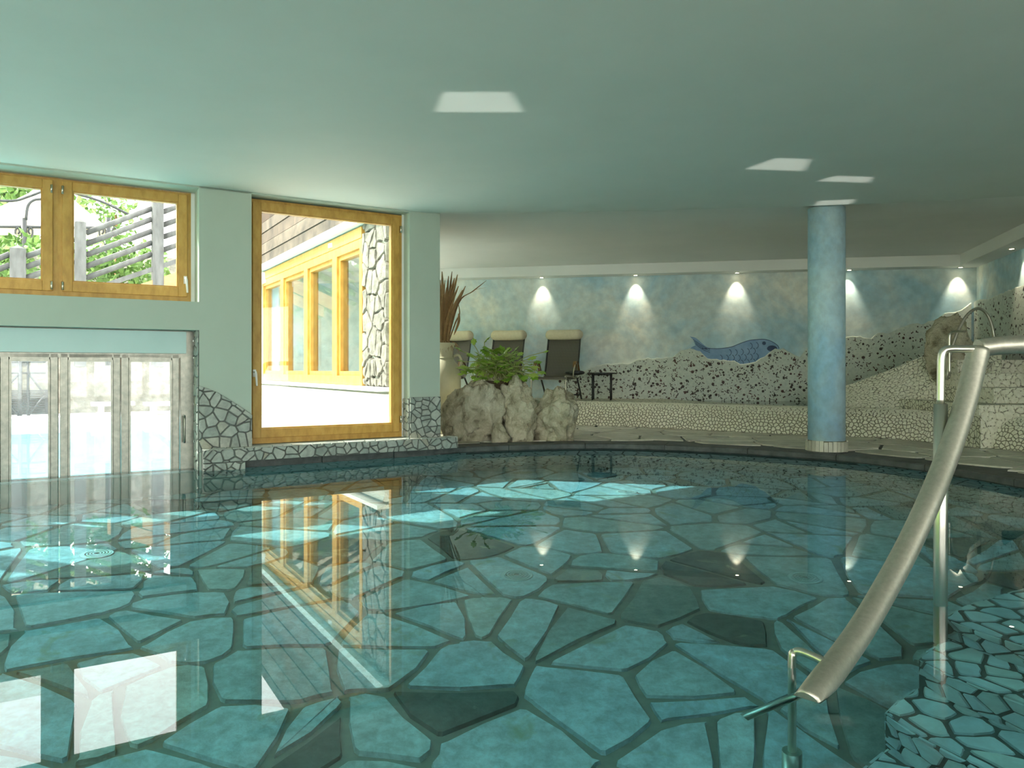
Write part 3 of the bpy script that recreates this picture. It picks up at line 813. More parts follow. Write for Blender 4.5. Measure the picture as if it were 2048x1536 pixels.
def coping_stone(pts):
    mb = MB(); sec = [(-0.01, 0.034), (-0.025, 0.05), (-0.025, 0.094), (-0.012, 0.104), (0.28, 0.104), (0.28, 0.034)]
    n = len(pts); V = []
    for i, p in enumerate(pts):
        t = (pts[min(i + 1, n - 1)] - pts[max(i - 1, 0)]).normalized(); o_ = Vector((-t.y, t.x, 0))
        wob = 0.006 * mnoise.noise(Vector((p.x * 7, p.y * 7, 0)))
        for (a, zz) in sec: V.append(p + o_ * (a + (wob if a < 0 else 0)) + Vector((0, 0, zz)))
    k = len(sec); fs = []
    for i in range(n - 1):
        for j in range(k): fs.append((i * k + j, (i + 1) * k + j, (i + 1) * k + (j + 1) % k, i * k + (j + 1) % k))
    fs += [tuple(range(k)), tuple(range(n * k - 1, n * k - k - 1, -1))]
    return mb.add(V, fs)
seg = 15
for i in range(0, len(cp) - 3, seg):
    pts = cp[i:i + seg + 1]
    if len(pts) < 3: break
    pts = [q.copy() for q in pts]; pts[0] = pts[0].lerp(pts[1], 0.06); pts[-1] = pts[-1].lerp(pts[-2], 0.06)
    coping_stone(pts).build('coping_stone', M['slate'], coping, recalc=True)
# straight run under the ledge
for a, b in ((0.13, 0.85), (0.86, 1.60), (1.61, 2.06)):
    MB().wbox(a, b, -0.1, 0.03, 0.034, 0.104).build('coping_stone', M['slate'], coping, recalc=True, bevel=0.006)

# ------------------------------------------------------------------ round column
CXC, CYC = 3.275, 7.81
colm = thing('column', 'round column painted cloudy sky blue standing on the deck', 'column', (CXC, CYC, DZ), kind='structure')
MB().lathe([(0.183, DZ), (0.183, 2.62)], CXC, CYC, 40).build('shaft', M['mural_column'], colm)
MB().lathe([(0.196, DZ - 0.01), (0.196, DZ + 0.112)], CXC, CYC, 40).build('base_ring', M['grout_cream'], colm)
for k in range(30):
    a0 = 2 * math.pi * (k + 0.05) / 30; a1 = 2 * math.pi * (k + 0.95) / 30
    hgt = DZ + 0.108 + rng.uniform(-0.008, 0.008)
    V = [(CXC + r * math.cos(a), CYC + r * math.sin(a), zz) for zz in (DZ, hgt) for r, a in ((0.19, a0), (0.207, a0), (0.207, a1), (0.19, a1))]
    MB().hexa(V).build('base_tile', M['deck_stone'], colm, recalc=True)

# ------------------------------------------------------------------ raised platform and mosaic rim of the whirlpool
BASE = [(-1.2, 12.0), (0.2, 11.65), (0.96, 11.4), (2.2, 10.75), (3.16, 10.05), (3.85, 9.62), (4.55, 9.25), (4.9, 8.6), (5.27, 7.7), (5.5, 6.8)]
BS = resample(spline([Vector((a, b, 0)) for a, b in BASE], 8), 0.06)
rimprof = [(0.0, DZ), (0.02, DZ + 0.10), (0.06, DZ + 0.20), (0.13, DZ + 0.28), (0.24, PZ - 0.01), (0.42, PZ)]
pl_ = [0.0]
for (a, b), (c, d_) in zip(rimprof, rimprof[1:]): pl_.append(pl_[-1] + math.hypot(c - a, d_ - b))
def bs_at(u):
    i = min(max(u / 0.06, 0), len(BS) - 1.001); k = int(i)
    t = (BS[min(k + 2, len(BS) - 1)] - BS[max(k - 1, 0)]).normalized()
    return BS[k].lerp(BS[k + 1], i - k), Vector((-t.y, t.x, 0))
def rimmap(u, v, h):
    p, o_ = bs_at(u)
    if o_.y < 0 and abs(o_.x) < 0.1: o_ = -o_
    v = min(max(v, 0), pl_[-1] - 1e-4); k = 0
    while v > pl_[k + 1]: k += 1
    w = (v - pl_[k]) / (pl_[k + 1] - pl_[k])
    a = rimprof[k][0] * (1 - w) + rimprof[k + 1][0] * w; zz = rimprof[k][1] * (1 - w) + rimprof[k + 1][1] * w
    dx, dz = rimprof[k + 1][0] - rimprof[k][0], rimprof[k + 1][1] - rimprof[k][1]
    L = math.hypot(dx, dz)
    q = p + o_ * (a - h * dz / L)
    return Vector((q.x, q.y, zz + h * dx / L))
LB = (len(BS) - 1) * 0.06
m = MB(); V = []; nu = len(BS)
for i in range(nu):
    for v in pl_: V.append(rimmap(i * 0.06, v, 0))
k = len(pl_)
m.add(V, [(i * k + j, (i + 1) * k + j, (i + 1) * k + j + 1, i * k + j + 1) for i in range(nu - 1) for j in range(k - 1)], True)
top = [rimmap(i * 0.06, pl_[-1], 0) for i in range(nu)]
# platform: behind the rim on the lounger side; the whirlpool basin takes the rest
WALLP = lambda x: WB0 + db * ((x - WB0.x) / db.x)
pool_x = [(2.55, None)]
bpts = [WALLP(2.66), Vector((2.95, 11.9)), Vector((3.3, 11.15)), Vector((3.7, 10.62)), Vector((4.15, 10.25)), Vector((4.75, 9.85)), Vector((5.15, 9.25))]
plat_l = [(-4.7, 14.25)] + [(p.x, p.y) for p in top if p.x < 2.0] + [(p.x, p.y) for p in top if p.x >= 2.0 and p.y > 8.3] + [(5.4, 8.3), (5.25, 9.1)] + [(p.x, p.y) for p in bpts[::-1]]
MBp = MB().prism(plat_l, 0.05, PZ)
plat = MBp.build('floor_platform', M['mosaic_body'], label='raised pale mosaic platform carrying the loungers before the painted wall', cat='platform', kind='structure')
rim = m.build('rim_wall', M['grout_cream'], plat, recalc=False)
mz = cells(0, LB, 0, pl_[-1], 0.047, 0.009, 51, clipper=[(0, 0), (LB, 0), (LB, pl_[-1]), (0, pl_[-1])], sy=0.95)
clad(plat, mz, rimmap, 0.0, 0.008, M['chip_small'], name='rim_mosaic', inset=0.005, amp=0.0, joined=True)
wb = [(p.x, p.y) for p in bpts] + [(5.3, 8.9), (7.0, 9.2), tuple(WC)]
whirl = MB().prism(wb, 0.2, PZ - 0.02)
def pond():
    m2, nt, b = new_mat('whirlpool_water')
    b.inputs['Base Color'].default_value = (0.05, 0.075, 0.07, 1); b.inputs['Roughness'].default_value = 0.02
    b.inputs['IOR'].default_value = 1.333
    v = coords(nt); n = noise_node(nt, v, 9, 3); bump(nt, b, n.outputs['Fac'], 0.06, 0.01)
    return m2
whirl.build('whirlpool_water', pond(), label='dark still water of the raised whirlpool below the speckled wall', cat='water', kind='structure')
# ------------------------------------------------------------------ speckled wavy panels on the painted walls
def on_line(x, y, p, d):
    """sight line against a vertical plane through p along d: distance along d and height"""
    k = (x - CX) / F
    s = (k * p.y - p.x) / (d.x - k * d.y)
    D = p.y + d.y * s
    return s, ZC + (HY - y) / F * D
crest = [(1120, 752), (1150, 748), (1170, 742), (1195, 730), (1215, 727), (1240, 727), (1262, 727), (1270, 720), (1290, 716), (1320, 717), (1345, 714), (1352, 708), (1362, 702), (1380, 698), (1400, 702), (1415, 716), (1440, 719), (1468, 722), (1480, 728), (1502, 726), (1520, 718), (1538, 706), (1550, 698), (1566, 697), (1582, 706), (1600, 713), (1609, 701), (1618, 694), (1650, 682), (1690, 675), (1712, 672), (1742, 677), (1757, 665), (1775, 668), (1800, 655), (1818, 648), (1842, 648), (1870, 640), (1889, 627), (1910, 624), (1930, 615), (1941, 606)]
crest2 = [(1944, 604), (1960, 600), (1982, 598), (2000, 590), (2015, 583), (2032, 577), (2060, 568), (2120, 560)]
def panel(wall, p, d, nrm, pts, z_low, name, seed, npeb):
    prof = []
    r2 = random.Random(seed)
    for a, b in zip(pts, pts[1:]):
        s0, z0 = on_line(a[0], a[1], p, d); s1, z1 = on_line(b[0], b[1], p, d)
        n = max(1, int(abs(s1 - s0) / 0.05))
        for k in range(n):
            prof.append((s0 + (s1 - s0) * k / n, z0 + (z1 - z0) * k / n + r2.uniform(-0.012, 0.012)))
    prof.append(on_line(pts[-1][0], pts[-1][1], p, d))
    th = 0.035
    mb = MB(); V = []
    for (s, z) in prof:
        q = p + d * s; r = q - nrm * th
        V += [(r.x, r.y, z_low), (r.x, r.y, z - 0.012), (r.x + nrm.x * 0.012, r.y + nrm.y * 0.012, z), (q.x, q.y, z)]
    n = len(prof)
    mb.add(V, [(i * 4 + j, (i + 1) * 4 + j, (i + 1) * 4 + j + 1, i * 4 + j + 1) for i in range(n - 1) for j in range(3)])
    o = mb.build(name, M['speckle'], wall, recalc=False)
    # dark round pebbles set in the panel
    mb = MB(); s0, s1 = prof[0][0], prof[-1][0]
    def top_at(s):
        for (a, za), (b, zb_) in zip(prof, prof[1:]):
            if min(a, b) <= s <= max(a, b): return za + (zb_ - za) * ((s - a) / ((b - a) or 1))
        return prof[0][1]
    for k in range(npeb):
        s = r2.uniform(s0, s1); zt = top_at(s) - 0.02
        z = r2.uniform(z_low + 0.02, zt)
        big = r2.random() < 0.12
        rad = r2.uniform(0.017, 0.027) if big else r2.uniform(0.005, 0.012)
        if z + rad > zt: continue
        chain = 1 if big else r2.choice((1, 1, 1, 2, 2, 3))
        a = r2.uniform(0, 6.28)
        for c in range(chain):
            q = p + d * s - nrm * th
            seg = 7; V = []
            for i in range(seg):
                an = 6.283 * i / seg
                rr_ = rad * r2.uniform(0.85, 1.12)
                w_ = q + d * math.cos(an) * rr_
                V.append((w_.x, w_.y, z + math.sin(an) * rr_))
            w_ = q - nrm * rad * 0.45
            V.append((w_.x, w_.y, z))
            mb.add(V, [(i, (i + 1) % seg, seg) for i in range(seg)], True)
            a += r2.uniform(-0.9, 0.9)
            s += math.cos(a) * rad * 1.9; z += math.sin(a) * rad * 1.9
            if not (z_low < z < top_at(s) - 0.03): break
    mb.build('pebbles', M['pebble'], o, kind='stuff')
    return o
panel(wall_back, WB0, db, nb, crest, 0.30, 'speckled_panel', 5, 2000)
panel(wall_right, WC, dr, nr, crest2, 0.30, 'speckled_panel', 6, 900)

# ------------------------------------------------------------------ painted fish rising behind the crest
fish = thing('fish_mural', 'blue painted fish with scales and round eye diving behind the speckled crest', 'mural', (3.2, 12.6, 0.9))
def wpt(x, y, h=0.0):
    s, z = on_line(x, y, WB0, db); q = WB0 + db * s - nb * h
    return Vector((q.x, q.y, z))
def flat(pts, h0, h1, name, mat, parent):
    n = len(pts)
    V = [wpt(x, y, h0) for x, y in pts] + [wpt(x, y, h1) for x, y in pts]
    c = len(V)
    mb = MB().add(V, [tuple(range(n, 2 * n))] + [(i, (i + 1) % n, n + (i + 1) % n, n + i) for i in range(n)])
    return mb.build(name, mat, parent, recalc=True)
top_l = [(1404, 697), (1420, 697), (1440, 697), (1462, 694), (1480, 687), (1498, 681), (1515, 679), (1531, 679), (1545, 684), (1555, 691), (1558, 697)]
bot_l = [(1554, 705), (1548, 715), (1530, 722), (1510, 729), (1490, 731), (1470, 730), (1448, 727), (1425, 722), (1410, 715), (1402, 706)]
tt = spline([Vector((a, b, 0)) for a, b in top_l], 4) + [Vector((a, b, 0)) for a, b in bot_l]
body = flat([(p.x, p.y) for p in tt], 0.001, 0.008, 'body', M['fish'], fish)
tail = spline([Vector((a, b, 0)) for a, b in [(1380, 673), (1392, 676), (1402, 685), (1412, 693), (1424, 698), (1420, 712), (1408, 712), (1396, 706), (1384, 705), (1376, 702), (1384, 694), (1391, 690), (1388, 682), (1380, 673)]], 4)
flat([(p.x, p.y) for p in tail[:-1]], 0.001, 0.006, 'tail', M['fish'], fish)
def stroke(pts, wd, name, h=0.011):
    pts = [Vector((a, b, 0)) for a, b in pts]
    L, R = [], []
    for i, p in enumerate(pts):
        t = (pts[min(i + 1, len(pts) - 1)] - pts[max(i - 1, 0)]).normalized()
        nn = Vector((-t.y, t.x, 0)) * wd
        L.append(p + nn); R.append(p - nn)
    V = [wpt(p.x, p.y, h) for p in L] + [wpt(p.x, p.y, h) for p in R]
    n = len(pts)
    return MB().add(V, [(i, i + 1, n + i + 1, n + i) for i in range(n - 1)]).build(name, M['fish_dark'], fish)
for row in range(4):
    for c in range(9):
        x = 1432 + c * 12 + (6 if row % 2 else 0); y = 727 - row * 11 - (c > 3) * (c - 3) * 1.0
        if row == 3 and c < 5: continue
        if row == 2 and c < 2: continue
        if x > 1512: continue
        stroke([(x + 6.5 * math.cos(a), y - 6.5 * math.sin(a)) for a in [math.radians(-70 + 20 * k) for k in range(8)]], 0.55, 'scale')
for dy in (0, 4, 8): stroke([(1386 + dy * 0.4, 679 + dy), (1396 + dy * 0.3, 686 + dy), (1408, 694 + dy * 0.8), (1420, 699 + dy * 0.8)], 0.5, 'tail_line')
stroke([(p.x, p.y) for p in spline([Vector((a, b, 0)) for a, b in top_l], 4)], 0.6, 'outline')
def disc(x, y, r, h0, h1, name, mat, sx=1.0): return flat([(x + r * sx * math.cos(a), y + r * math.sin(a)) for a in [k * math.pi / 9 for k in range(18)]], h0, h1, name, mat, fish)
disc(1528, 686.5, 3.6, 0.008, 0.011, 'eye', M['fish_dark'])
disc(1544, 697, 6, 0.008, 0.012, 'mouth', M['fish_dark'], 1.7)

# ------------------------------------------------------------------ downlights under the soffit
dl_lab = ['small round downlight above the lounger beside the metal side table', 'small round downlight above the wall between the side table and the painted fish', 'small round downlight above the painted fish', 'small round downlight just behind the blue column', 'small round downlight in the corner of the soffit', 'small round downlight on the soffit of the right wall']
warm = bpy.data.materials.new('lamp_glow'); warm.use_nodes = True
e_ = warm.node_tree.nodes['Principled BSDF']; e_.inputs['Emission Color'].default_value = (1.0, 0.84, 0.55, 1); e_.inputs['Emission Strength'].default_value = 14.0
for i, (x, y) in enumerate(((1082, 554), (1271, 549), (1476, 543), (1700, 539), (1928, 532), (2007, 498))):
    p = atz(x, y, 2.548); 
    P2 = Vector((p.x, p.y))
    if i < 5: # keep it inside the soffit, a hand's breadth off the wall
        s = (P2 - FB0).dot(db); s = min(s, (FBC - FB0).length + 0.12); P2 = FB0 + db * s + nb * 0.19
    else:
        s = (P2 - FBC).dot(dr); P2 = FBC + dr * s + nr * 0.17
    t = thing('downlight', dl_lab[i], 'downlight', (P2.x, P2.y, 2.55), group='downlights under the soffit')
    MB().lathe([(0.030, 2.552), (0.046, 2.552), (0.046, 2.546), (0.032, 2.543)], P2.x, P2.y, 20).build('trim_ring', M['steel'], t, recalc=True)
    MB().lathe([(0.028, 2.5445), (0.028, 2.5425)], P2.x, P2.y, 16).build('lamp', warm, t, recalc=True)
    ld = bpy.data.lights.new('downlight_beam', 'SPOT'); ld.energy = 14.0; ld.color = (1.0, 0.86, 0.62)
    ld.spot_size = math.radians(60); ld.spot_blend = 0.8; ld.shadow_soft_size = 0.02
    lo = bpy.data.objects.new('downlight_beam', ld); col.objects.link(lo); lo.parent = t
    lo.location = (0, 0, -0.02)
    aim = (nb if i < 5 else nr)
    lo.rotation_euler = Vector((aim.x * 0.30, aim.y * 0.30, -1)).to_track_quat('-Z', 'Y').to_euler()

# ------------------------------------------------------------------ mosaic flank rising behind the whirlpool, stairs, boulder, spout
FL = [((4.20, 10.55), 0.62), ((4.47, 10.15), 0.72), ((4.75, 9.92), 0.86), ((5.02, 9.72), 1.00), ((5.25, 9.45), 1.14), ((5.50, 9.10), 1.22), ((5.68, 8.72), 1.20)]
def flank(v_, q):       # inward direction
    return Vector((0.72, 0.69))
flk = MB(); V = []
pts = spline([Vector((a[0], a[1], z)) for a, z in FL], 6)
for p in pts:
    V += [(p.x, p.y, 0.30), (p.x + 0.02, p.y + 0.02, p.z * 0.6 + 0.12), (p.x + 0.05, p.y + 0.05, p.z - 0.06), (p.x + 0.12, p.y + 0.12, p.z), (p.x + 1.0, p.y + 1.0, p.z + 0.03)]
nq = len(pts)
flk.add(V, [(i * 5 + j, (i + 1) * 5 + j, (i + 1) * 5 + j + 1, i * 5 + j + 1) for i in range(nq - 1) for j in range(4)])
flank_o = flk.build('whirlpool_flank', M['mosaic_body'], label='sloping cream mosaic flank beside the stairs of the raised whirlpool', cat='mosaic wall', kind='structure')
fr_ = [0.0]
for a, b in zip(pts, pts[1:]): fr_.append(fr_[-1] + math.hypot(b.x - a.x, b.y - a.y))
def flmap(u, v, h):
    u = min(max(u, 0), fr_[-1] - 1e-4); k = 0
    while u > fr_[k + 1]: k += 1
    w = (u - fr_[k]) / (fr_[k + 1] - fr_[k]); p = pts[k].lerp(pts[k + 1], w)
    t = (pts[k + 1] - pts[k]).normalized(); n = Vector((t.y, -t.x, 0)).normalized()
    if n.y > 0: n = -n
    zz = 0.38 + (p.z - 0.38) * v
    lean = 0.05 * max(0, (zz - 0.38) / (p.z - 0.38))
    return Vector((p.x + lean + n.x * (h + 0.012), p.y + lean + n.y * (h + 0.012), zz))
mz = cells(0, fr_[-1], 0, 1, 0.052, 0.009, 61, clipper=[(0, 0), (fr_[-1], 0), (fr_[-1], 1), (0, 1)], sy=1.25)
clad(flank_o, mz, flmap, 0.0, 0.008, M['chip_small'], name='flank_mosaic', inset=0.004, amp=0.0, joined=True)

stairs = thing('stairs', 'cream mosaic stairs climbing to the raised whirlpool by the right wall', 'stairs', (5.6, 8.0, DZ), kind='structure')
lev = [PZ, 0.565, 0.74, 0.90, 1.06]
dep = [8.04, 8.36, 8.68, 9.00]
xl = [5.02, 5.38, 5.32, 5.36]
for k in range(4):
    z1 = lev[k + 1]
    mb = MB().box(xl[k], 6.6, dep[k], 10.2, 0.1, z1)
    st = mb.build('step', M['mosaic_body'], stairs)
    zlo = DZ if k == 0 else lev[k]
    def rm(u, v, h, k=k): return Vector((u, dep[k] - h, v))
    mz = cells(xl[k], 6.3, zlo, z1, 0.085, 0.012, 70 + k, clipper=[(xl[k], zlo), (6.3, zlo), (6.3, z1), (xl[k], z1)], sy=0.9)
    clad(st, mz, rm, 0.0, 0.009, M['chip_small'], name='riser_chip', inset=0.005, amp=0.0, joined=True)
    def lm(u, v, h, k=k): return Vector((xl[k] - h, u, v))
    mz = cells(dep[k], dep[k] + 0.6, lev[k], z1, 0.08, 0.012, 80 + k, clipper=[(dep[k], lev[k]), (dep[k] + 0.6, lev[k]), (dep[k] + 0.6, z1), (dep[k], z1)], sy=0.9)
    clad(st, mz, lm, 0.0, 0.009, M['chip_small'], name='side_chip', inset=0.005, amp=0.0, joined=True)

def boulder(name, label, c, size, seed, squash=None, rough=0.35, sub=5, mat='rock', group=None, parent=None, rot=0.0, flatten=None):
    bm = bmesh.new()
    bmesh.ops.create_icosphere(bm, subdivisions=sub, radius=1.0)
    off = Vector((seed * 7.3, seed * 3.1, seed * 5.7))
    planes = []
    r2 = random.Random(seed)
    for k in range(12):
        v = Vector((r2.uniform(-1, 1), r2.uniform(-1, 1), r2.uniform(-0.4, 1))).normalized()
        planes.append((v, r2.uniform(0.50, 0.85)))
    for v in bm.verts:
        p = v.co.copy()
        for nv, dd in planes:
            k = p.dot(nv) - dd
            if k > 0: p -= nv * k * 0.75
        d1 = mnoise.fractal(p * 1.7 + off, 0.9, 2.1, 5)
        d2 = abs(mnoise.noise(p * 3.3 + off)) - 0.25 + 0.5 * (abs(mnoise.noise(p * 7 + off)) - 0.2)
        d3 = mnoise.fractal(p * 9.0 + off, 0.8, 2.0, 3)
        p *= 1 + rough * (0.42 * d1 + 0.38 * d2) + 0.045 * d3
        q = Vector((p.x * size[0], p.y * size[1], p.z * size[2]))
        q.rotate(Matrix.Rotation(rot, 3, 'Z'))
        v.co = q
    for f_ in bm.faces: f_.smooth = True
    me = bpy.data.meshes.new(name); bm.to_mesh(me); bm.free(); me.materials.append(M[mat])
    o = bpy.data.objects.new(name, me); col.objects.link(o); o.location = c
    ORG[o.name] = Vector(c)
    return setp(o, label, 'rock', None, group)
boulder('boulder', 'upright mossy boulder standing behind the steel arch by the stairs', (5.44, 9.36, 1.22), (0.33, 0.24, 0.52), 8, sub=5, rough=0.42)
spout = thing('water_spout', 'thin dark arched spout pipe rising in front of the upright boulder', 'spout', at(1905, 694, 8.9))
arcp = [at(1893, 760, 8.9), at(1903, 700, 8.9), at(1915, 665, 8.9), at(1930, 636, 8.9), at(1945, 621, 8.9), at(1958, 617, 8.9), at(1972, 626, 8.9), at(1982, 645, 8.9), at(1988, 672, 8.9), at(1990, 700, 8.85), at(1987, 722, 8.85), at(1972, 738, 8.85)]
MB().tube(spline(arcp, 5), 0.018, 8).build('pipe', M['satin'], spout)
bar = thing('grab_rail', 'slim steel grab rail hooked against the mosaic flank below the boulder', 'grab rail', at(1899, 750, 8.75))
MB().tube(spline([at(1899, 752, 8.75), at(1899, 700, 8.75), at(1899, 678, 8.75), at(1901, 667, 8.75), at(1910, 663, 8.78), at(1930, 663, 8.85)], 5), 0.014, 8).build('rail', M['steel'], bar)
MB().tube([at(1958, 676, 8.9), at(1958, 720, 8.9)], 0.022, 8).build('post', M['satin'], bar)

# ------------------------------------------------------------------ entry steps under water
ES = [((1.70, 2.94), -0.20), ((1.49, 2.745), -0.42), ((1.27, 2.55), -0.64), ((1.06, 2.36), -0.86), ((0.84, 2.17), -1.07)]
entry = thing('entry_steps', 'curved stone mosaic steps going down into the pool beside the handrail', 'pool steps', (1.9, 2.6, FZ), kind='structure')
def outline(c):
    # far edge to the right, rounded corner, near edge towards the viewer
    far = [(c[0] + 2.4, c[1] + 0.95), (c[0] + 1.2, c[1] + 0.66), (c[0] + 0.55, c[1] + 0.36), (c[0] + 0.19, c[1] + 0.155), (c[0] + 0.06, c[1] + 0.055)]
    near_ = [(c[0] + 0.005, c[1] - 0.03), (c[0] + 0.04, c[1] - 0.14), (c[0] + 0.12, c[1] - 0.30), (c[0] + 0.30, c[1] - 0.62), (c[0] + 0.52, c[1] - 1.0)]
    return far + [(c[0], c[1])] + near_ + [(c[0] + 2.4, c[1] - 1.0)]
prev = None
for k, (c, dz) in enumerate(ES):
    ol = outline(c); zt = WZ + dz; zb_ = FZ if k == len(ES) - 1 else WZ + ES[k + 1][1]
    stp = MB().prism(ol, FZ - 0.01, zt - 0.012).build('step', M['grout'], entry)
    ccw = ol[::-1] if sum(ol[i][0] * ol[(i + 1) % len(ol)][1] - ol[(i + 1) % len(ol)][0] * ol[i][1] for i in range(len(ol))) < 0 else ol
    xs = [p[0] for p in ol]; ys = [p[1] for p in ol]
    def tm(u, v, h, zt=zt): return Vector((u, v, zt - 0.012 + h))
    up = outline(ES[k - 1][0]) if k else None
    def covered(px, py):
        if up is None: return False
        q = up[0][0], up[0][1]
        ins = True
        u2 = up[::-1] if sum(up[i][0] * up[(i + 1) % len(up)][1] - up[(i + 1) % len(up)][0] * up[i][1] for i in range(len(up))) < 0 else up
        for i in range(len(u2)):
            a, b = u2[i], u2[(i + 1) % len(u2)]
            if (b[0] - a[0]) * (py - a[1]) - (b[1] - a[1]) * (px - a[0]) < 0: return False
        return True
    sz = 0.12
    for poly in cells(min(xs), min(max(xs), c[0] + 2.2), min(ys), max(ys), sz, 0.014, 90 + k, clipper=ccw):
        if all(covered(*p) for p in poly): continue
        cu = sum(p[0] for p in poly) / len(poly); cv = sum(p[1] for p in poly) / len(poly)
        if cu > 0.72 * cv + 0.9: continue
        MB().plate(rough_edges(poly, rng, 0.004, 0.1), tm, 0.0, 0.012 + rng.uniform(-0.002, 0.002), 0.004).build('tread_tile', M['step_stone'], stp)
    # riser tiles along the edge
    edge = resample([Vector((p[0], p[1], 0)) for p in ol[1:-1]], 0.04)
    def em(u, v, h, edge=edge):
        i = min(max(u / 0.04, 0), len(edge) - 1.001); kk = int(i); p = edge[kk].lerp(edge[kk + 1], i - kk)
        t = (edge[kk + 1] - edge[kk]).normalized(); n = Vector((t.y, -t.x, 0))
        return Vector((p.x - n.x * -h, p.y - n.y * -h, v))
    Lr = (len(edge) - 1) * 0.04
    for poly in cells(0, Lr, zb_, zt - 0.012, 0.105, 0.013, 100 + k, clipper=[(0, zb_), (Lr, zb_), (Lr, zt - 0.012), (0, zt - 0.012)], sy=0.85):
        cu = sum(p[0] for p in poly) / len(poly)
        w_ = em(cu, zb_, 0)
        if w_.x > 0.72 * w_.y + 0.6 or w_.y < 1.3: continue
        MB().plate(poly, em, -0.002, 0.010, 0.004).build('riser_tile', M['step_stone'], stp, recalc=True)
for o in [entry] + list(entry.children_recursive): 
    if o.type == 'MESH': o.cycles.is_caustics_receiver = True

# ------------------------------------------------------------------ stainless handrail
rail = thing('handrail', 'thick curved steel handrail sweeping down into the water beside the entry steps', 'handrail', (1.66, 2.905, FZ))
img = [(1958, 697, 2.93), (1950, 730, 2.92), (1935, 790, 2.89), (1912, 865, 2.84), (1886, 935, 2.78), (1855, 1010, 2.70), (1815, 1095, 2.61), (1772, 1175, 2.51), (1725, 1255, 2.39), (1680, 1320, 2.27), (1641, 1372, 2.15)]
path = [at(x, y, D) for x, y, D in img]
d_ = (path[-1] - path[-3]).normalized()
path += [path[-1] + d_ * 0.10]
rb = MB().tube(spline(path, 5), 0.040, 20)
for v in rb.v: v.z = max(v.z, WZ - 0.004)          # the thick tube ends at the water, a slim one goes on below
rb.build('rail', M['satin'], rail)
topr = [at(1957, 697, 2.93), at(1990, 692, 2.93), at(2048, 689, 2.93), at(2200, 686, 2.95), at(2500, 690, 3.0)]
MB().tube(spline(topr, 4), 0.036, 20).build('top_rail', M['satin'], rail)
MB().tube([path[-2] - d_ * 0.05, path[-2], Vector((0.645, 2.085, WZ - 0.13))], 0.016, 12).build('lower_rail', M['steel'], rail)
PX = at(1881, 738, 2.905)
px, py = PX.x, PX.y
zz_ = lambda y: ZC + (HY - y) / F * 2.905
MB().tube(spline([at(1950, 698, 2.92), at(1922, 698, 2.91), (px + 0.035, py, zz_(698)), (px + 0.012, py, zz_(702)), (px + 0.004, py, zz_(715)), (px + 0.002, py, zz_(735)), (px, py, zz_(812))], 6), 0.0145, 12).build('post_pipe', M['steel'], rail)
MB().tube([(px, py, zz_(808)), (px, py, 0.3), (px, py, WZ - 0.45)], 0.025, 16).build('post_sleeve', M['steel'], rail)
q = at(1584, 1320, 2.30)
lowp = [(q.x, q.y, FZ + 0.02), (q.x, q.y, -0.55)]
MB().tube(lowp, 0.030, 14).build('lower_sleeve', M['steel'], rail)
hook = [Vector((q.x, q.y, -0.60)), Vector((q.x, q.y, -0.10)), Vector((q.x, q.y, ZC + (HY - 1318) / F * 2.30)), Vector((q.x + 0.008, q.y, ZC + (HY - 1306) / F * 2.30)), at(1600, 1303, 2.29), at(1625, 1312, 2.26), at(1660, 1330, 2.22)]
MB().tube(spline(hook, 6), 0.0125, 10).build('lower_bracket', M['steel'], rail)
for o in rail.children: o.cycles.is_caustics_receiver = True

# ------------------------------------------------------------------ round inlets in the pool floor
for (x, y, lab) in ((0.03, 4.60, 'round white inlet grille in the middle of the pool bottom'), (-2.69, 4.86, 'round white inlet grille on the pool bottom before the steel door'), (1.75, 4.48, 'round white inlet grille on the pool bottom behind the handrail'), (1.05, 6.9, 'round white inlet grille on the pool bottom near the far rim')):
    t = thing('floor_inlet', lab, 'inlet', (x, y, FZ + 0.026), group='inlets in the pool bottom')
    MB().lathe([(0.10, FZ + 0.02), (0.10, FZ + 0.036), (0.092, FZ + 0.042), (0.088, FZ + 0.036)], x, y, 28).build('disc', M['white_metal'], t, recalc=True)
    for r in (0.022, 0.040, 0.058, 0.076):
        MB().lathe([(r - 0.005, FZ + 0.036), (r - 0.005, FZ + 0.046), (r + 0.005, FZ + 0.046), (r + 0.005, FZ + 0.036)], x, y, 24, False).build('grille_ring', M['white_metal'], t, recalc=True)
    for o in t.children: o.cycles.is_caustics_receiver = True
# ------------------------------------------------------------------ tufa boulders at the pool rim
boulder('boulder', 'largest tufa boulder, next to the mosaic pier at the pool rim', (-0.52, 9.02, 0.46), (0.40, 0.33, 0.52), 12, rough=0.6, group='tufa boulders at the rim')
boulder('boulder', 'broad tufa boulder behind the others, below the leafy green plant', (-0.22, 9.40, 0.46), (0.55, 0.30, 0.44), 25, rough=0.5, group='tufa boulders at the rim')
boulder('boulder', 'middle tufa boulder with a pointed top at the pool rim', (0.09, 9.0, 0.38), (0.27, 0.24, 0.44), 39, rough=0.65, group='tufa boulders at the rim')
boulder('boulder', 'rounded tufa boulder at the end of the row, before the lounger legs', (0.50, 9.02, 0.40), (0.29, 0.30, 0.42), 44, rough=0.55, group='tufa boulders at the rim')
boulder('boulder', 'small low tufa stone wedged between two big boulders at the rim', (-0.15, 8.78, 0.17), (0.13, 0.10, 0.15), 57, rough=0.5, sub=4, group='tufa boulders at the rim')

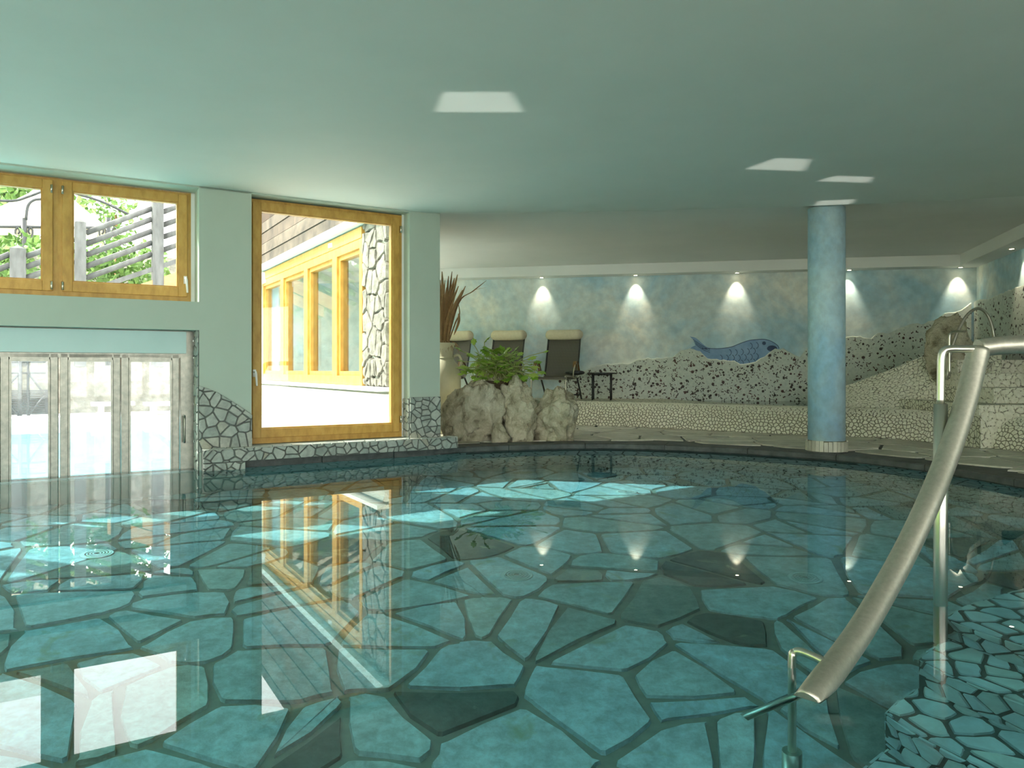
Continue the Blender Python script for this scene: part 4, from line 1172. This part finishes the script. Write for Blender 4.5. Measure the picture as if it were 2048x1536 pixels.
# ------------------------------------------------------------------ leafy plant on the rocks
plant = thing('leafy_plant', 'bright green leafy plant trailing over the tufa boulders', 'plant', (-0.15, 9.45, 0.80))
def leaf_mesh():
    mb = MB()
    pts = [(0, 0), (0.25, 0.10), (0.20, 0.30), (0.46, 0.32), (0.34, 0.52), (0.40, 0.72), (0.18, 0.74), (0, 1.0)]
    L = [(-x, y) for x, y in pts[1:-1]][::-1]
    V = [(x, y, 0.12 * math.sin(y * 3) - abs(x) * 0.25) for x, y in pts + L]
    n = len(V); c = (0, 0.45, 0.15)
    mb.add(V + [c], [(i, (i + 1) % n, n) for i in range(n)], True)
    me = mb.mesh('leaf', M['leaf'])
    return me
LM = leaf_mesh()
st = MB(); r3 = random.Random(4)
def put_leaf(pos, direction, size, parent, mesh):
    o = bpy.data.objects.new('leaf', mesh); col.objects.link(o); o.parent = parent
    o.location = pos - ORG[parent.name]
    d = direction.normalized(); z = Vector((r3.uniform(-0.4, 0.4), -0.5 + r3.uniform(-0.3, 0.3), 1)); x = d.cross(z).normalized(); z = x.cross(d)
    o.rotation_euler = Matrix((x, d, z)).transposed().to_euler()
    o.scale = (size, size, size)
for k in range(130):
    root = Vector((r3.uniform(-0.48, 0.18), r3.uniform(9.25, 9.6), 0.78 + r3.uniform(-0.05, 0.05)))
    tgt = at(r3.gauss(998, 34), r3.uniform(702, 762), r3.uniform(9.0, 9.6))
    if k < 4: tgt = at((947, 969, 975, 1016)[k], (688, 683, 696, 703)[k], 9.3)
    elif k < 9: tgt = at((1052, 1066, 1074, 1048, 1036)[k - 4], (733, 752, 748, 760, 770)[k - 4], 9.1)
    elif k < 13: tgt = at((926, 934, 940, 930)[k - 9], (724, 735, 712, 742)[k - 9], 9.2)
    if (tgt - root).length < 0.08: tgt = tgt + Vector((0, 0, 0.15))
    mid = (root + tgt) / 2 + Vector((0, 0, 0.10))
    st.tube(spline([root, mid, tgt], 4), 0.005, 5)
    put_leaf(tgt - (tgt - mid) * 0.1, (tgt - mid) + Vector((r3.uniform(-0.1, 0.1), -0.05, r3.uniform(-0.08, 0.03))), r3.uniform(0.08, 0.155), plant, LM)
    if r3.random() < 0.6: put_leaf(mid, Vector((r3.uniform(-1, 1), r3.uniform(-1, 0.2), r3.uniform(-0.2, 0.6))), r3.uniform(0.07, 0.12), plant, LM)
st.build('stems', M['stem'], plant)
MB().lathe([(0.02, 0.55), (0.30, 0.70), (0.22, 0.80), (0.02, 0.83)], -0.15, 9.45, 14).build('soil', M['dirt'], plant)

# ------------------------------------------------------------------ urn with dry reeds
UX, UY = -0.89, 9.9
urn = thing('ceramic_urn', 'tall pale ceramic urn half hidden behind the mosaic pier', 'urn', (UX, UY, DZ))
MB().lathe([(0.10, DZ), (0.13, DZ + 0.01), (0.18, 0.35), (0.215, 0.65), (0.215, 0.86), (0.18, 1.0), (0.125, 1.07), (0.112, 1.10), (0.118, 1.22), (0.128, 1.26), (0.14, 1.275), (0.14, 1.295), (0.11, 1.295), (0.105, 1.24)], UX, UY, 32).build('body', M['ceramic'], urn, recalc=True)
MB().lathe([(0.116, 1.085), (0.126, 1.095), (0.116, 1.105)], UX, UY, 28).build('neck_band', M['ceramic'], urn, recalc=True)
for sgn in (1, -1):
    MB().tube(spline([(UX + sgn * 0.12, UY - 0.02, 1.12), (UX + sgn * 0.19, UY - 0.03, 1.13), (UX + sgn * 0.225, UY - 0.03, 1.05), (UX + sgn * 0.20, UY - 0.03, 0.96)], 5), 0.018, 8).build('handle', M['ceramic'], urn)
MB().lathe([(0.02, 1.25), (0.104, 1.25), (0.104, 1.262), (0.02, 1.272)], UX, UY, 16).build('soil', M['dirt'], urn)
reeds = thing('dry_reeds', 'bundle of dry brown reed blades standing in the ceramic urn', 'dried plant', (UX, UY, 1.26))
r3 = random.Random(9)
def blade(path, wd, name='blade'):
    path = spline(path, 5); n = len(path); V = []
    side = Vector((1, 0.3, 0)).normalized()
    for i, p in enumerate(path):
        k = i / (n - 1); w_ = wd * math.sin(math.pi * min(1, 0.12 + k * 0.86)) ** 0.6
        V += [p - side * w_, p + Vector((0, -w_ * 0.5, 0)), p + side * w_, p + Vector((0, w_ * 0.3, 0))]
    fs = [(i * 4 + j, (i + 1) * 4 + j, (i + 1) * 4 + (j + 1) % 4, i * 4 + (j + 1) % 4) for i in range(n - 1) for j in range(4)]
    MB().add(V, fs, False).build(name, M['reed'], reeds)
bl = [(884, 543), (890, 560), (897, 552), (904, 543), (909, 556), (915, 549), (917, 572), (911, 590), (925, 580), (931, 572), (893, 575), (900, 585), (887, 590), (880, 560), (920, 600), (874, 555), (868, 565), (906, 570), (878, 585)]
for i, (x, y) in enumerate(bl):
    root = Vector((UX + r3.uniform(-0.05, 0.05), UY + r3.uniform(-0.05, 0.05), 1.26))
    tip = at(x, y, 9.85 + r3.uniform(-0.15, 0.15))
    mid = root.lerp(tip, 0.45) + Vector((-(tip.x - root.x) * 0.16, 0, 0.03))
    blade([root, mid, tip], r3.uniform(0.018, 0.030))
blade([Vector((UX + 0.03, UY - 0.03, 1.26)), at(917, 606, 9.8), at(945, 583, 9.75), at(973, 561, 9.7)], 0.013)
blade([at(948, 580, 9.75), at(960, 577, 9.72), at(974, 575, 9.7)], 0.009)
blade([Vector((UX + 0.04, UY - 0.03, 1.26)), at(911, 645, 9.8), at(919, 628, 9.78), at(917, 608, 9.76)], 0.010)
blade([at(918, 627, 9.75), at(917, 645, 9.72), at(908, 670, 9.7)], 0.018)
for k in range(26):
    a = r3.uniform(0, 6.28)
    p = Vector((UX, UY, 1.27))
    blade([p, p + Vector((math.cos(a) * 0.10, math.sin(a) * 0.08, 0.05)), p + Vector((math.cos(a) * 0.20, math.sin(a) * 0.12, -0.06 + r3.uniform(-0.06, 0.05)))], 0.006)

# ------------------------------------------------------------------ loungers along the far wall
def make_lounger(label, loc, rz):
    t = thing('sun_lounger', label, 'sun lounger', loc, rz, group='woven loungers along the painted wall')
    w = 0.275
    def sheet(path, wd, th, name, mat):
        mb = MB(); path = [Vector((0, a, b)) for a, b in path]; n = len(path); V = []
        for i, p in enumerate(path):
            tn = (path[min(i + 1, n - 1)] - path[max(i - 1, 0)]).normalized(); nn = Vector((0, -tn.z, tn.y))
            for sx in (-1, -0.5, 0, 0.5, 1):
                sag = -0.018 * (1 - sx * sx)
                V.append(p + Vector((sx * wd, 0, 0)) + nn * sag)
            for sx in (1, 0.5, 0, -0.5, -1):
                V.append(p + Vector((sx * wd, 0, 0)) + nn * (-0.018 * (1 - sx * sx) - th))
        k = 10
        fs = [(i * k + j, (i + 1) * k + j, (i + 1) * k + (j + 1) % k, i * k + (j + 1) % k) for i in range(n - 1) for j in range(k)]
        fs += [tuple(range(k)), tuple(range(n * k - 1, n * k - k - 1, -1))]
        return mb.add(V, fs, False).build(name, mat, t, local=True, recalc=True)
    seatp = [(-0.64, 0.385), (-0.60, 0.395), (-0.2, 0.385), (0.12, 0.365), (0.24, 0.40)]
    backp = [(0.24, 0.40), (0.32, 0.55), (0.42, 0.80), (0.50, 1.00), (0.545, 1.12)]
    sheet(seatp, w, 0.02, 'seat', M['wicker']); sheet(backp, w, 0.02, 'backrest', M['wicker'])
    for sx in (-1, 1):
        MB().tube(spline([(sx * w, a, b) for a, b in backp], 4), 0.014, 8).build('back_rail', M['dark_metal'], t, local=True)
        MB().tube(spline([(sx * w, a, b) for a, b in seatp], 4), 0.014, 8).build('seat_rail', M['satin'], t, local=True)
        MB().tube(spline([(sx * w, -0.60, 0.385), (sx * w, -0.61, 0.20), (sx * w, -0.62, 0.012)], 3), 0.013, 8).build('leg', M['satin'], t, local=True)
        MB().tube(spline([(sx * (w + 0.03), 0.10, 0.36), (sx * (w + 0.03), 0.28, 0.20), (sx * (w + 0.03), 0.46, 0.012)], 3), 0.015, 8).build('leg', M['dark_metal'], t, local=True)
        MB().tube(spline([(sx * (w + 0.03), -0.22, 0.37), (sx * (w + 0.05), -0.24, 0.50), (sx * (w + 0.06), -0.16, 0.60), (sx * (w + 0.05), 0.02, 0.57), (sx * (w + 0.03), 0.14, 0.42)], 5), 0.010, 7).build('arm_frame', M['satin'], t, local=True)
        arm = MB(); ap = spline([Vector((0, -0.22, 0.54)), Vector((0, -0.16, 0.615)), Vector((0, 0.0, 0.595)), Vector((0, 0.12, 0.47))], 5); V = []
        for p in ap: V += [(sx * (w + 0.05) - 0.025, p.y, p.z), (sx * (w + 0.05) + 0.025, p.y, p.z), (sx * (w + 0.05) + 0.025, p.y, p.z + 0.018), (sx * (w + 0.05) - 0.025, p.y, p.z + 0.018)]
        arm.add(V, [(i * 4 + j, (i + 1) * 4 + j, (i + 1) * 4 + (j + 1) % 4, i * 4 + (j + 1) % 4) for i in range(len(ap) - 1) for j in range(4)] + [(3, 2, 1, 0), tuple(range(len(ap) * 4 - 4, len(ap) * 4))])
        arm.build('armrest', M['armwood'], t, local=True, recalc=True)
    MB().tube([(-w, -0.605, 0.355), (w, -0.605, 0.355)], 0.012, 8).build('cross_bar', M['satin'], t, local=True)
    MB().tube([(-w - 0.03, 0.40, 0.08), (w + 0.03, 0.40, 0.08)], 0.012, 8).build('cross_bar', M['dark_metal'], t, local=True)
    hp = [(-w * 0.86, 0.50, 1.09), (-w * 0.80, 0.485, 1.09), (0, 0.48, 1.085), (w * 0.80, 0.485, 1.09), (w * 0.86, 0.50, 1.09)]
    cu = MB().tube(spline(hp, 4), [0.070] + [0.086] * 15 + [0.070], 16)
    cu.v = [Vector((p.x, 0.49 + (p.y - 0.49) * 0.75, p.z)) for p in cu.v]
    c_ = cu.build('head_cushion', M['cream'], t, local=True)
    MB().tube([(-w - 0.012, 0.50, 1.06), (-w * 0.9, 0.50, 1.075), (w * 0.9, 0.50, 1.075), (w + 0.012, 0.50, 1.06)], 0.012, 6).build('strap', M['cream'], c_, local=True)
    return t
l1 = make_lounger('dark woven lounger beside the round metal side table', (0.74, 12.22, PZ), -0.29)
make_lounger('dark woven lounger behind the leafy green plant', (-0.20, 12.42, PZ), -0.29)
make_lounger('dark woven lounger partly hidden behind the dry reeds', (-1.12, 12.62, PZ), -0.29)
# dark towel lying over the corner of the first seat
tw = boulder('folded_towel', 'dark rumpled towel lying on the seat corner of the lounger by the table', (1.0, 11.98, PZ + 0.455), (0.16, 0.09, 0.045), 71, rough=0.5, sub=3, mat='dark_metal')
tw['category'] = 'towel'

tb = thing('side_table', 'round dark metal side table next to the lounger', 'side table', (1.49, 12.42, PZ))
MB().lathe([(0.10, 0.868), (0.245, 0.868), (0.25, 0.876), (0.245, 0.89), (0.10, 0.892)], 1.49, 12.42, 32).build('table_top', M['dark_metal'], tb, recalc=True)
for a in (35, 125, 215, 305):
    x, y = 1.49 + 0.21 * math.cos(math.radians(a)), 12.42 + 0.21 * math.sin(math.radians(a))
    MB().tube([(x, y, 0.87), (x, y, PZ)], 0.014, 8).build('leg', M['dark_metal'], tb)
for a in (35, 125):
    c, s = 0.21 * math.cos(math.radians(a)), 0.21 * math.sin(math.radians(a))
    MB().tube([(1.49 - c, 12.42 - s, 0.855), (1.49 + c, 12.42 + s, 0.855)], 0.010, 6).build('stretcher', M['dark_metal'], tb)
# ------------------------------------------------------------------ outdoors
m = MB()
o_ = [W(-40, -40), W(40, -40), W(40, -0.35), W(0.0, -0.35), W(0.0, -7.3), W(-9.2, -7.3), W(-9.2, -0.3), W(-9.2, 12), (-14, -30), (-40, -30)]
m.prism(o_, -0.4, 0.08)
m.box(-40, 40, -40, -3.4, -0.4, 0.0)
m.build('ground', M['paving'], label='pale paved terrace outdoors round the outdoor basin', cat='ground', kind='structure')
ob = MB().prism([W(-9.2, -7.3), W(0, -7.3), W(0, -0.36), W(-9.2, -0.36)], -1.3, -0.85).build('floor_basin', M['step_stone'], label='pale bottom of the outdoor basin beyond the steel door', cat='pool floor', kind='structure')
ob.cycles.is_caustics_receiver = True
edge = MB().wbox(-9.3, 0.1, -7.5, -7.0, -0.5, 0.16).build('basin_edge', M['plaster_white'], label='white raised edge at the far end of the outdoor basin', cat='edge', kind='structure')

def wp3(x, y, n):
    t, z = wat(x, y, n); return W3(t, n, z)
# stair railing of grey weathered timber, climbing past the upper windows
nR = -10.0
rl = thing('stair_railing', 'grey weathered timber stair railing outside the upper casements', 'railing', W3(-1.4, nR, 0.08))
for (x0, x1, ytop, hid) in ((20, 52, 497, 0), (149, 172, 445, 0), (304, 326, 398, 0)):
    t0, zt = wat(x0, ytop, nR); t1, _ = wat(x1, ytop, nR)
    mb = MB(); mb.wbox(t0, t1, nR - 0.15, nR + 0.15, 1.0, zt)
    a, b, c, d_ = W3(t0, nR - 0.1, zt), W3(t1, nR - 0.1, zt), W3(t1, nR + 0.1, zt), W3(t0, nR + 0.1, zt)
    ap = (a + c) / 2 + Vector((0, 0, 0.08))
    mb.add([a, b, c, d_, ap], [(0, 1, 4), (1, 2, 4), (2, 3, 4), (3, 0, 4)])
    mb.build('post', M['wood_rail'], rl, recalc=True)
for (x0, y0, x1, y1) in ((172, 466, 304, 417), (172, 488, 304, 438), (172, 510, 304, 462), (172, 533, 304, 485), (172, 556, 304, 508), (326, 424, 400, 396), (326, 450, 400, 424), (326, 474, 400, 449), (326, 500, 400, 474), (52, 513, 149, 478), (52, 534, 149, 500), (52, 556, 149, 522), (-60, 560, 20, 530), (-60, 540, 20, 508)):
    a, b = wp3(x0, y0, nR), wp3(x1, y1, nR)
    MB().tube([a, b], 0.055, 8).build('rail', M['wood_rail'], rl)
t0, _ = wat(-200, 700, nR); t1, _ = wat(520, 700, nR)
MB().wbox(t0, t1, nR - 0.25, nR + 0.12, 0.08, 1.02).build('stair_base', M['drystone'], rl, recalc=True)
M['orange'] = noisy('orange_board', [(0.3, (0.30, 0.17, 0.07)), (0.7, (0.46, 0.28, 0.13))], 6, 0.7, stretch=(1, 1, 2))
for (x0, y0, x1, y1, w_, mt) in ((190, 572, 420, 495, 0.10, 'wood_rail'), (215, 590, 420, 522, 0.30, 'orange'), (285, 598, 420, 556, 0.24, 'orange')):
    a, b = wp3(x0, y0, nR + 0.14), wp3(x1, y1, nR + 0.14)
    dn = Vector((0, 0, -w_)); th = Vector((N2.x * 0.06, N2.y * 0.06, 0))
    MB().hexa([a + dn, b + dn, b + dn - th, a + dn - th, a, b, b - th, a - th]).build('stair_board', M[mt], rl, recalc=True)

# gazebo with a pale cloth roof on iron posts
nG = -13.0
gz = thing('gazebo', 'iron gazebo with a peaked cream cloth roof beyond the stair railing', 'gazebo', W3(-3.5, nG, 0.08))
pk = wp3(105, 352, nG - 1.2)
eave = [wp3(-80, 452, nG), wp3(50, 450, nG), wp3(212, 456, nG), wp3(212, 452, nG - 2.6), wp3(30, 446, nG - 2.6), wp3(-90, 448, nG - 2.6)]
mb = MB(); V = [pk]; n = len(eave)
for lv in (0.25, 0.5, 0.75, 1.0):
    for e in eave:
        q = pk.lerp(e, lv); q.z = pk.z + (e.z - pk.z) * (lv ** 0.72); V.append(q)
V += [e + Vector((0, 0, -0.22)) for e in eave]
fs = [(0, 1 + i, 1 + (i + 1) % n) for i in range(n)]
for l in range(4): fs += [(1 + l * n + i, 1 + (l + 1) * n + i, 1 + (l + 1) * n + (i + 1) % n, 1 + l * n + (i + 1) % n) for i in range(n)]
mb.add(V, fs, False).build('cloth_roof', M['cream'], gz)
for x in (48, 216, -60):
    a = wp3(x, 436, nG + 0.03)
    MB().tube([Vector((a.x, a.y, 0.08)), a], 0.06, 8).build('post', M['dark_metal'], gz)
    for sg in (-1, 1):
        pts = [wp3(x + sg * dx, y, nG + 0.03) for dx, y in ((2, 500), (8, 486), (16, 472), (17, 460), (12, 455), (9, 462), (12, 468))]
        MB().tube(spline(pts, 4), 0.018, 6).build('scroll', M['dark_metal'], gz)
for (pts) in (((-60, 395), (20, 402), (60, 392), (110, 372)), ((120, 378), (200, 402), (260, 430)), ((52, 440), (56, 412), (68, 400), (90, 398))):
    MB().tube(spline([wp3(x, y, nG + 0.8) for x, y in pts], 5), 0.03, 6).build('roof_rib', M['dark_metal'], gz)
MB().tube([wp3(-80, 452, nG), wp3(212, 456, nG)], 0.035, 6).build('eave_bar', M['dark_metal'], gz)

# stone garden wall and shrubs
gw = MB().wbox(-26, 4.0, -23.2, -22.6, 0.0, 5.0)
gwo = gw.build('garden_wall', M['drystone'], label='rough stone retaining wall at the back of the garden', cat='garden wall', kind='structure')
hs = MB().wbox(-30, -1.0, -29, -25, 0, 11).build('exterior_house', M['plaster_white'], label='plain white house wall beyond the garden', cat='building')
def shrub(label, c, r, seed, n=900, ls=0.09):
    t = thing('garden_shrub', label, 'shrub', (c[0], c[1], 0.08), group='shrubs outdoors')
    r4 = random.Random(seed); mb = MB()
    for k in range(n):
        v = Vector((r4.gauss(0, 1), r4.gauss(0, 1), r4.gauss(0, 1))).normalized() * (r4.random() ** 0.4)
        p = Vector(c) + Vector((v.x * r[0], v.y * r[1], v.z * r[2])) * (1 + 0.3 * mnoise.noise(v * 2 + Vector((seed, 0, 0))))
        a = Vector((r4.uniform(-1, 1), r4.uniform(-1, 1), r4.uniform(-1, 1))).normalized() * ls
        b = a.cross(Vector((r4.uniform(-1, 1), r4.uniform(-1, 1), r4.uniform(-1, 1)))).normalized() * ls * 0.5
        mb.add([p - a, p + b, p + a, p - b], [(0, 1, 2, 3)])
    mb.build('foliage', M['bush'], t, kind='stuff')
    MB().tube([(c[0], c[1], 0.05), (c[0] + 0.05, c[1], c[2])], 0.06, 6).build('stem', M['armwood'], t)
a = wp3(20, 400, -19.0); shrub('tall leafy shrub above the gazebo roof beside the left casement', (a.x, a.y, a.z), (2.4, 1.2, 1.9), 1, 1600, 0.17)
a = wp3(235, 545, -11.6); shrub('green shrub seen between the rails of the stair railing', (a.x, a.y, a.z), (1.2, 0.7, 0.8), 2, 1100, 0.10)
a = wp3(228, 430, -21.0); shrub('thin green shrub behind the upper rails near the white wall', (a.x, a.y, a.z), (0.9, 0.5, 0.9), 3, 300, 0.12)
a = wp3(5, 540, -11.4); shrub('green shrub low behind the leftmost railing post', (a.x, a.y, a.z), (1.1, 0.7, 0.8), 4, 800, 0.10)

# things on the terrace behind the outdoor basin
nB = -8.6
for (x0, x1, lab) in ((182, 268, 'white garden bench on the terrace seen through the middle door leaf'), (288, 372, 'white garden bench on the terrace seen through the door leaf by the jamb')):
    t0, zt = wat(x0, 805, nB); t1, _ = wat(x1, 805, nB)
    bt = thing('garden_bench', lab, 'bench', W3((t0 + t1) / 2, nB, 0.08), group='white benches on the terrace')
    for k in range(3): MB().wbox(t0, t1, nB - 0.25 + k * 0.18, nB - 0.10 + k * 0.18, zt - 0.06, zt).build('seat_slat', M['white_metal'], bt, recalc=True)
    for tt_ in (t0 + 0.12, t1 - 0.2):
        for nn in (nB - 0.2, nB + 0.2): MB().wbox(tt_, tt_ + 0.08, nn - 0.04, nn + 0.04, 0.08, zt - 0.06).build('leg', M['white_metal'], bt, recalc=True)
nL = -9.4
br = thing('metal_screen', 'grey metal railing with crossed braces beside the louvre on the terrace', 'railing', W3(-4, nL, 0.08))
for x in (40, 56):
    a = wp3(x, 722, nL); MB().tube([Vector((a.x, a.y, 0.08)), a], 0.035 if x == 40 else 0.02, 6).build('post', M['dark_metal'], br)
for (x0, y0, x1, y1) in ((0, 746, 92, 746), (0, 724, 92, 724), (40, 746, 0, 788), (0, 788, 38, 832), (56, 746, 90, 790), (90, 790, 56, 832)):
    MB().tube([wp3(x0, y0, nL), wp3(x1, y1, nL)], 0.02, 6).build('brace', M['dark_metal'], br)
lv = thing('louvre_panel', 'dark slatted louvre panel behind the crossed braces', 'louvre', W3(-4, nL - 0.4, 0.08))
for k in range(12):
    t0, z0 = wat(20, 782 + k * 4.6, nL - 0.4); t1, _ = wat(92, 782, nL - 0.4)
    MB().wbox(t0, t1, nL - 0.43, nL - 0.38, z0 - 0.012, z0 + 0.012).build('slat', M['dark_metal'], lv, recalc=True)
MB().wbox(t0 - 0.03, t0 + 0.02, nL - 0.43, nL - 0.37, 0.08, wat(20, 780, nL - 0.4)[1]).build('side_post', M['dark_metal'], lv, recalc=True)
MB().wbox(t1 - 0.02, t1 + 0.03, nL - 0.43, nL - 0.37, 0.08, wat(20, 780, nL - 0.4)[1]).build('side_post', M['dark_metal'], lv, recalc=True)
# unseen wooded slope, added to keep low sky light off the wing facade
r5 = random.Random(3)
mb = MB(); V = []; nt_, nn_ = 26, 7
for i in range(nt_):
    for j in range(nn_):
        n_ = -34 + i * 1.75; k = j / (nn_ - 1)
        V.append(W3(-15.5 - 11 * k + r5.uniform(-0.5, 0.5), n_, 0.0 + 12.5 * (k ** 0.75) * (1 + r5.uniform(-0.12, 0.12)) - (0.2 if j == 0 else 0)))
mb.add(V, [(i * nn_ + j, (i + 1) * nn_ + j, (i + 1) * nn_ + j + 1, i * nn_ + j + 1) for i in range(nt_ - 1) for j in range(nn_ - 1)], True)
mb.build('exterior_sky_blocker', M['bush'], label='unseen dark wooded slope added to block sky light from the wing facade', cat='slope', kind='structure', recalc=True)
# ------------------------------------------------------------------ added lamps standing in for sunlight thrown back up by the water
# the sun falls through the windows on the still water and is mirrored to the ceiling; each lamp lies on the water
# where the sun lands and shines along the mirrored sun direction
UPD = Vector((SUN_DIR.x, SUN_DIR.y, -SUN_DIR.z))
for (cx, cy_, sx, sy, rot) in ((0.02, 4.64, 0.66, 0.34, 0.0), (2.38, 6.07, 0.56, 0.32, 0.12), (3.12, 6.54, 0.58, 0.18, 0.12), (3.35, 7.40, 0.44, 0.22, -0.2)):
    k = (CZ - WZ) / UPD.z
    ld = bpy.data.lights.new('added_glint_lamp', 'AREA'); ld.shape = 'RECTANGLE'
    ld.size, ld.size_y = sx, sy
    ld.spread = math.radians(1.2)
    ld.energy = 0.9 * sx * sy
    ld.color = (1.0, 0.98, 0.92)
    lo = bpy.data.objects.new('added_glint_lamp', ld); col.objects.link(lo)
    lo.location = Vector((cx, cy_, CZ)) - UPD * k + Vector((0, 0, 0.01))
    xax = Vector((math.cos(rot), math.sin(rot), 0)); xax = (xax - UPD * xax.dot(UPD)).normalized()
    zax = -UPD; yax = zax.cross(xax)
    lo.rotation_euler = Matrix((xax, yax, zax)).transposed().to_euler()
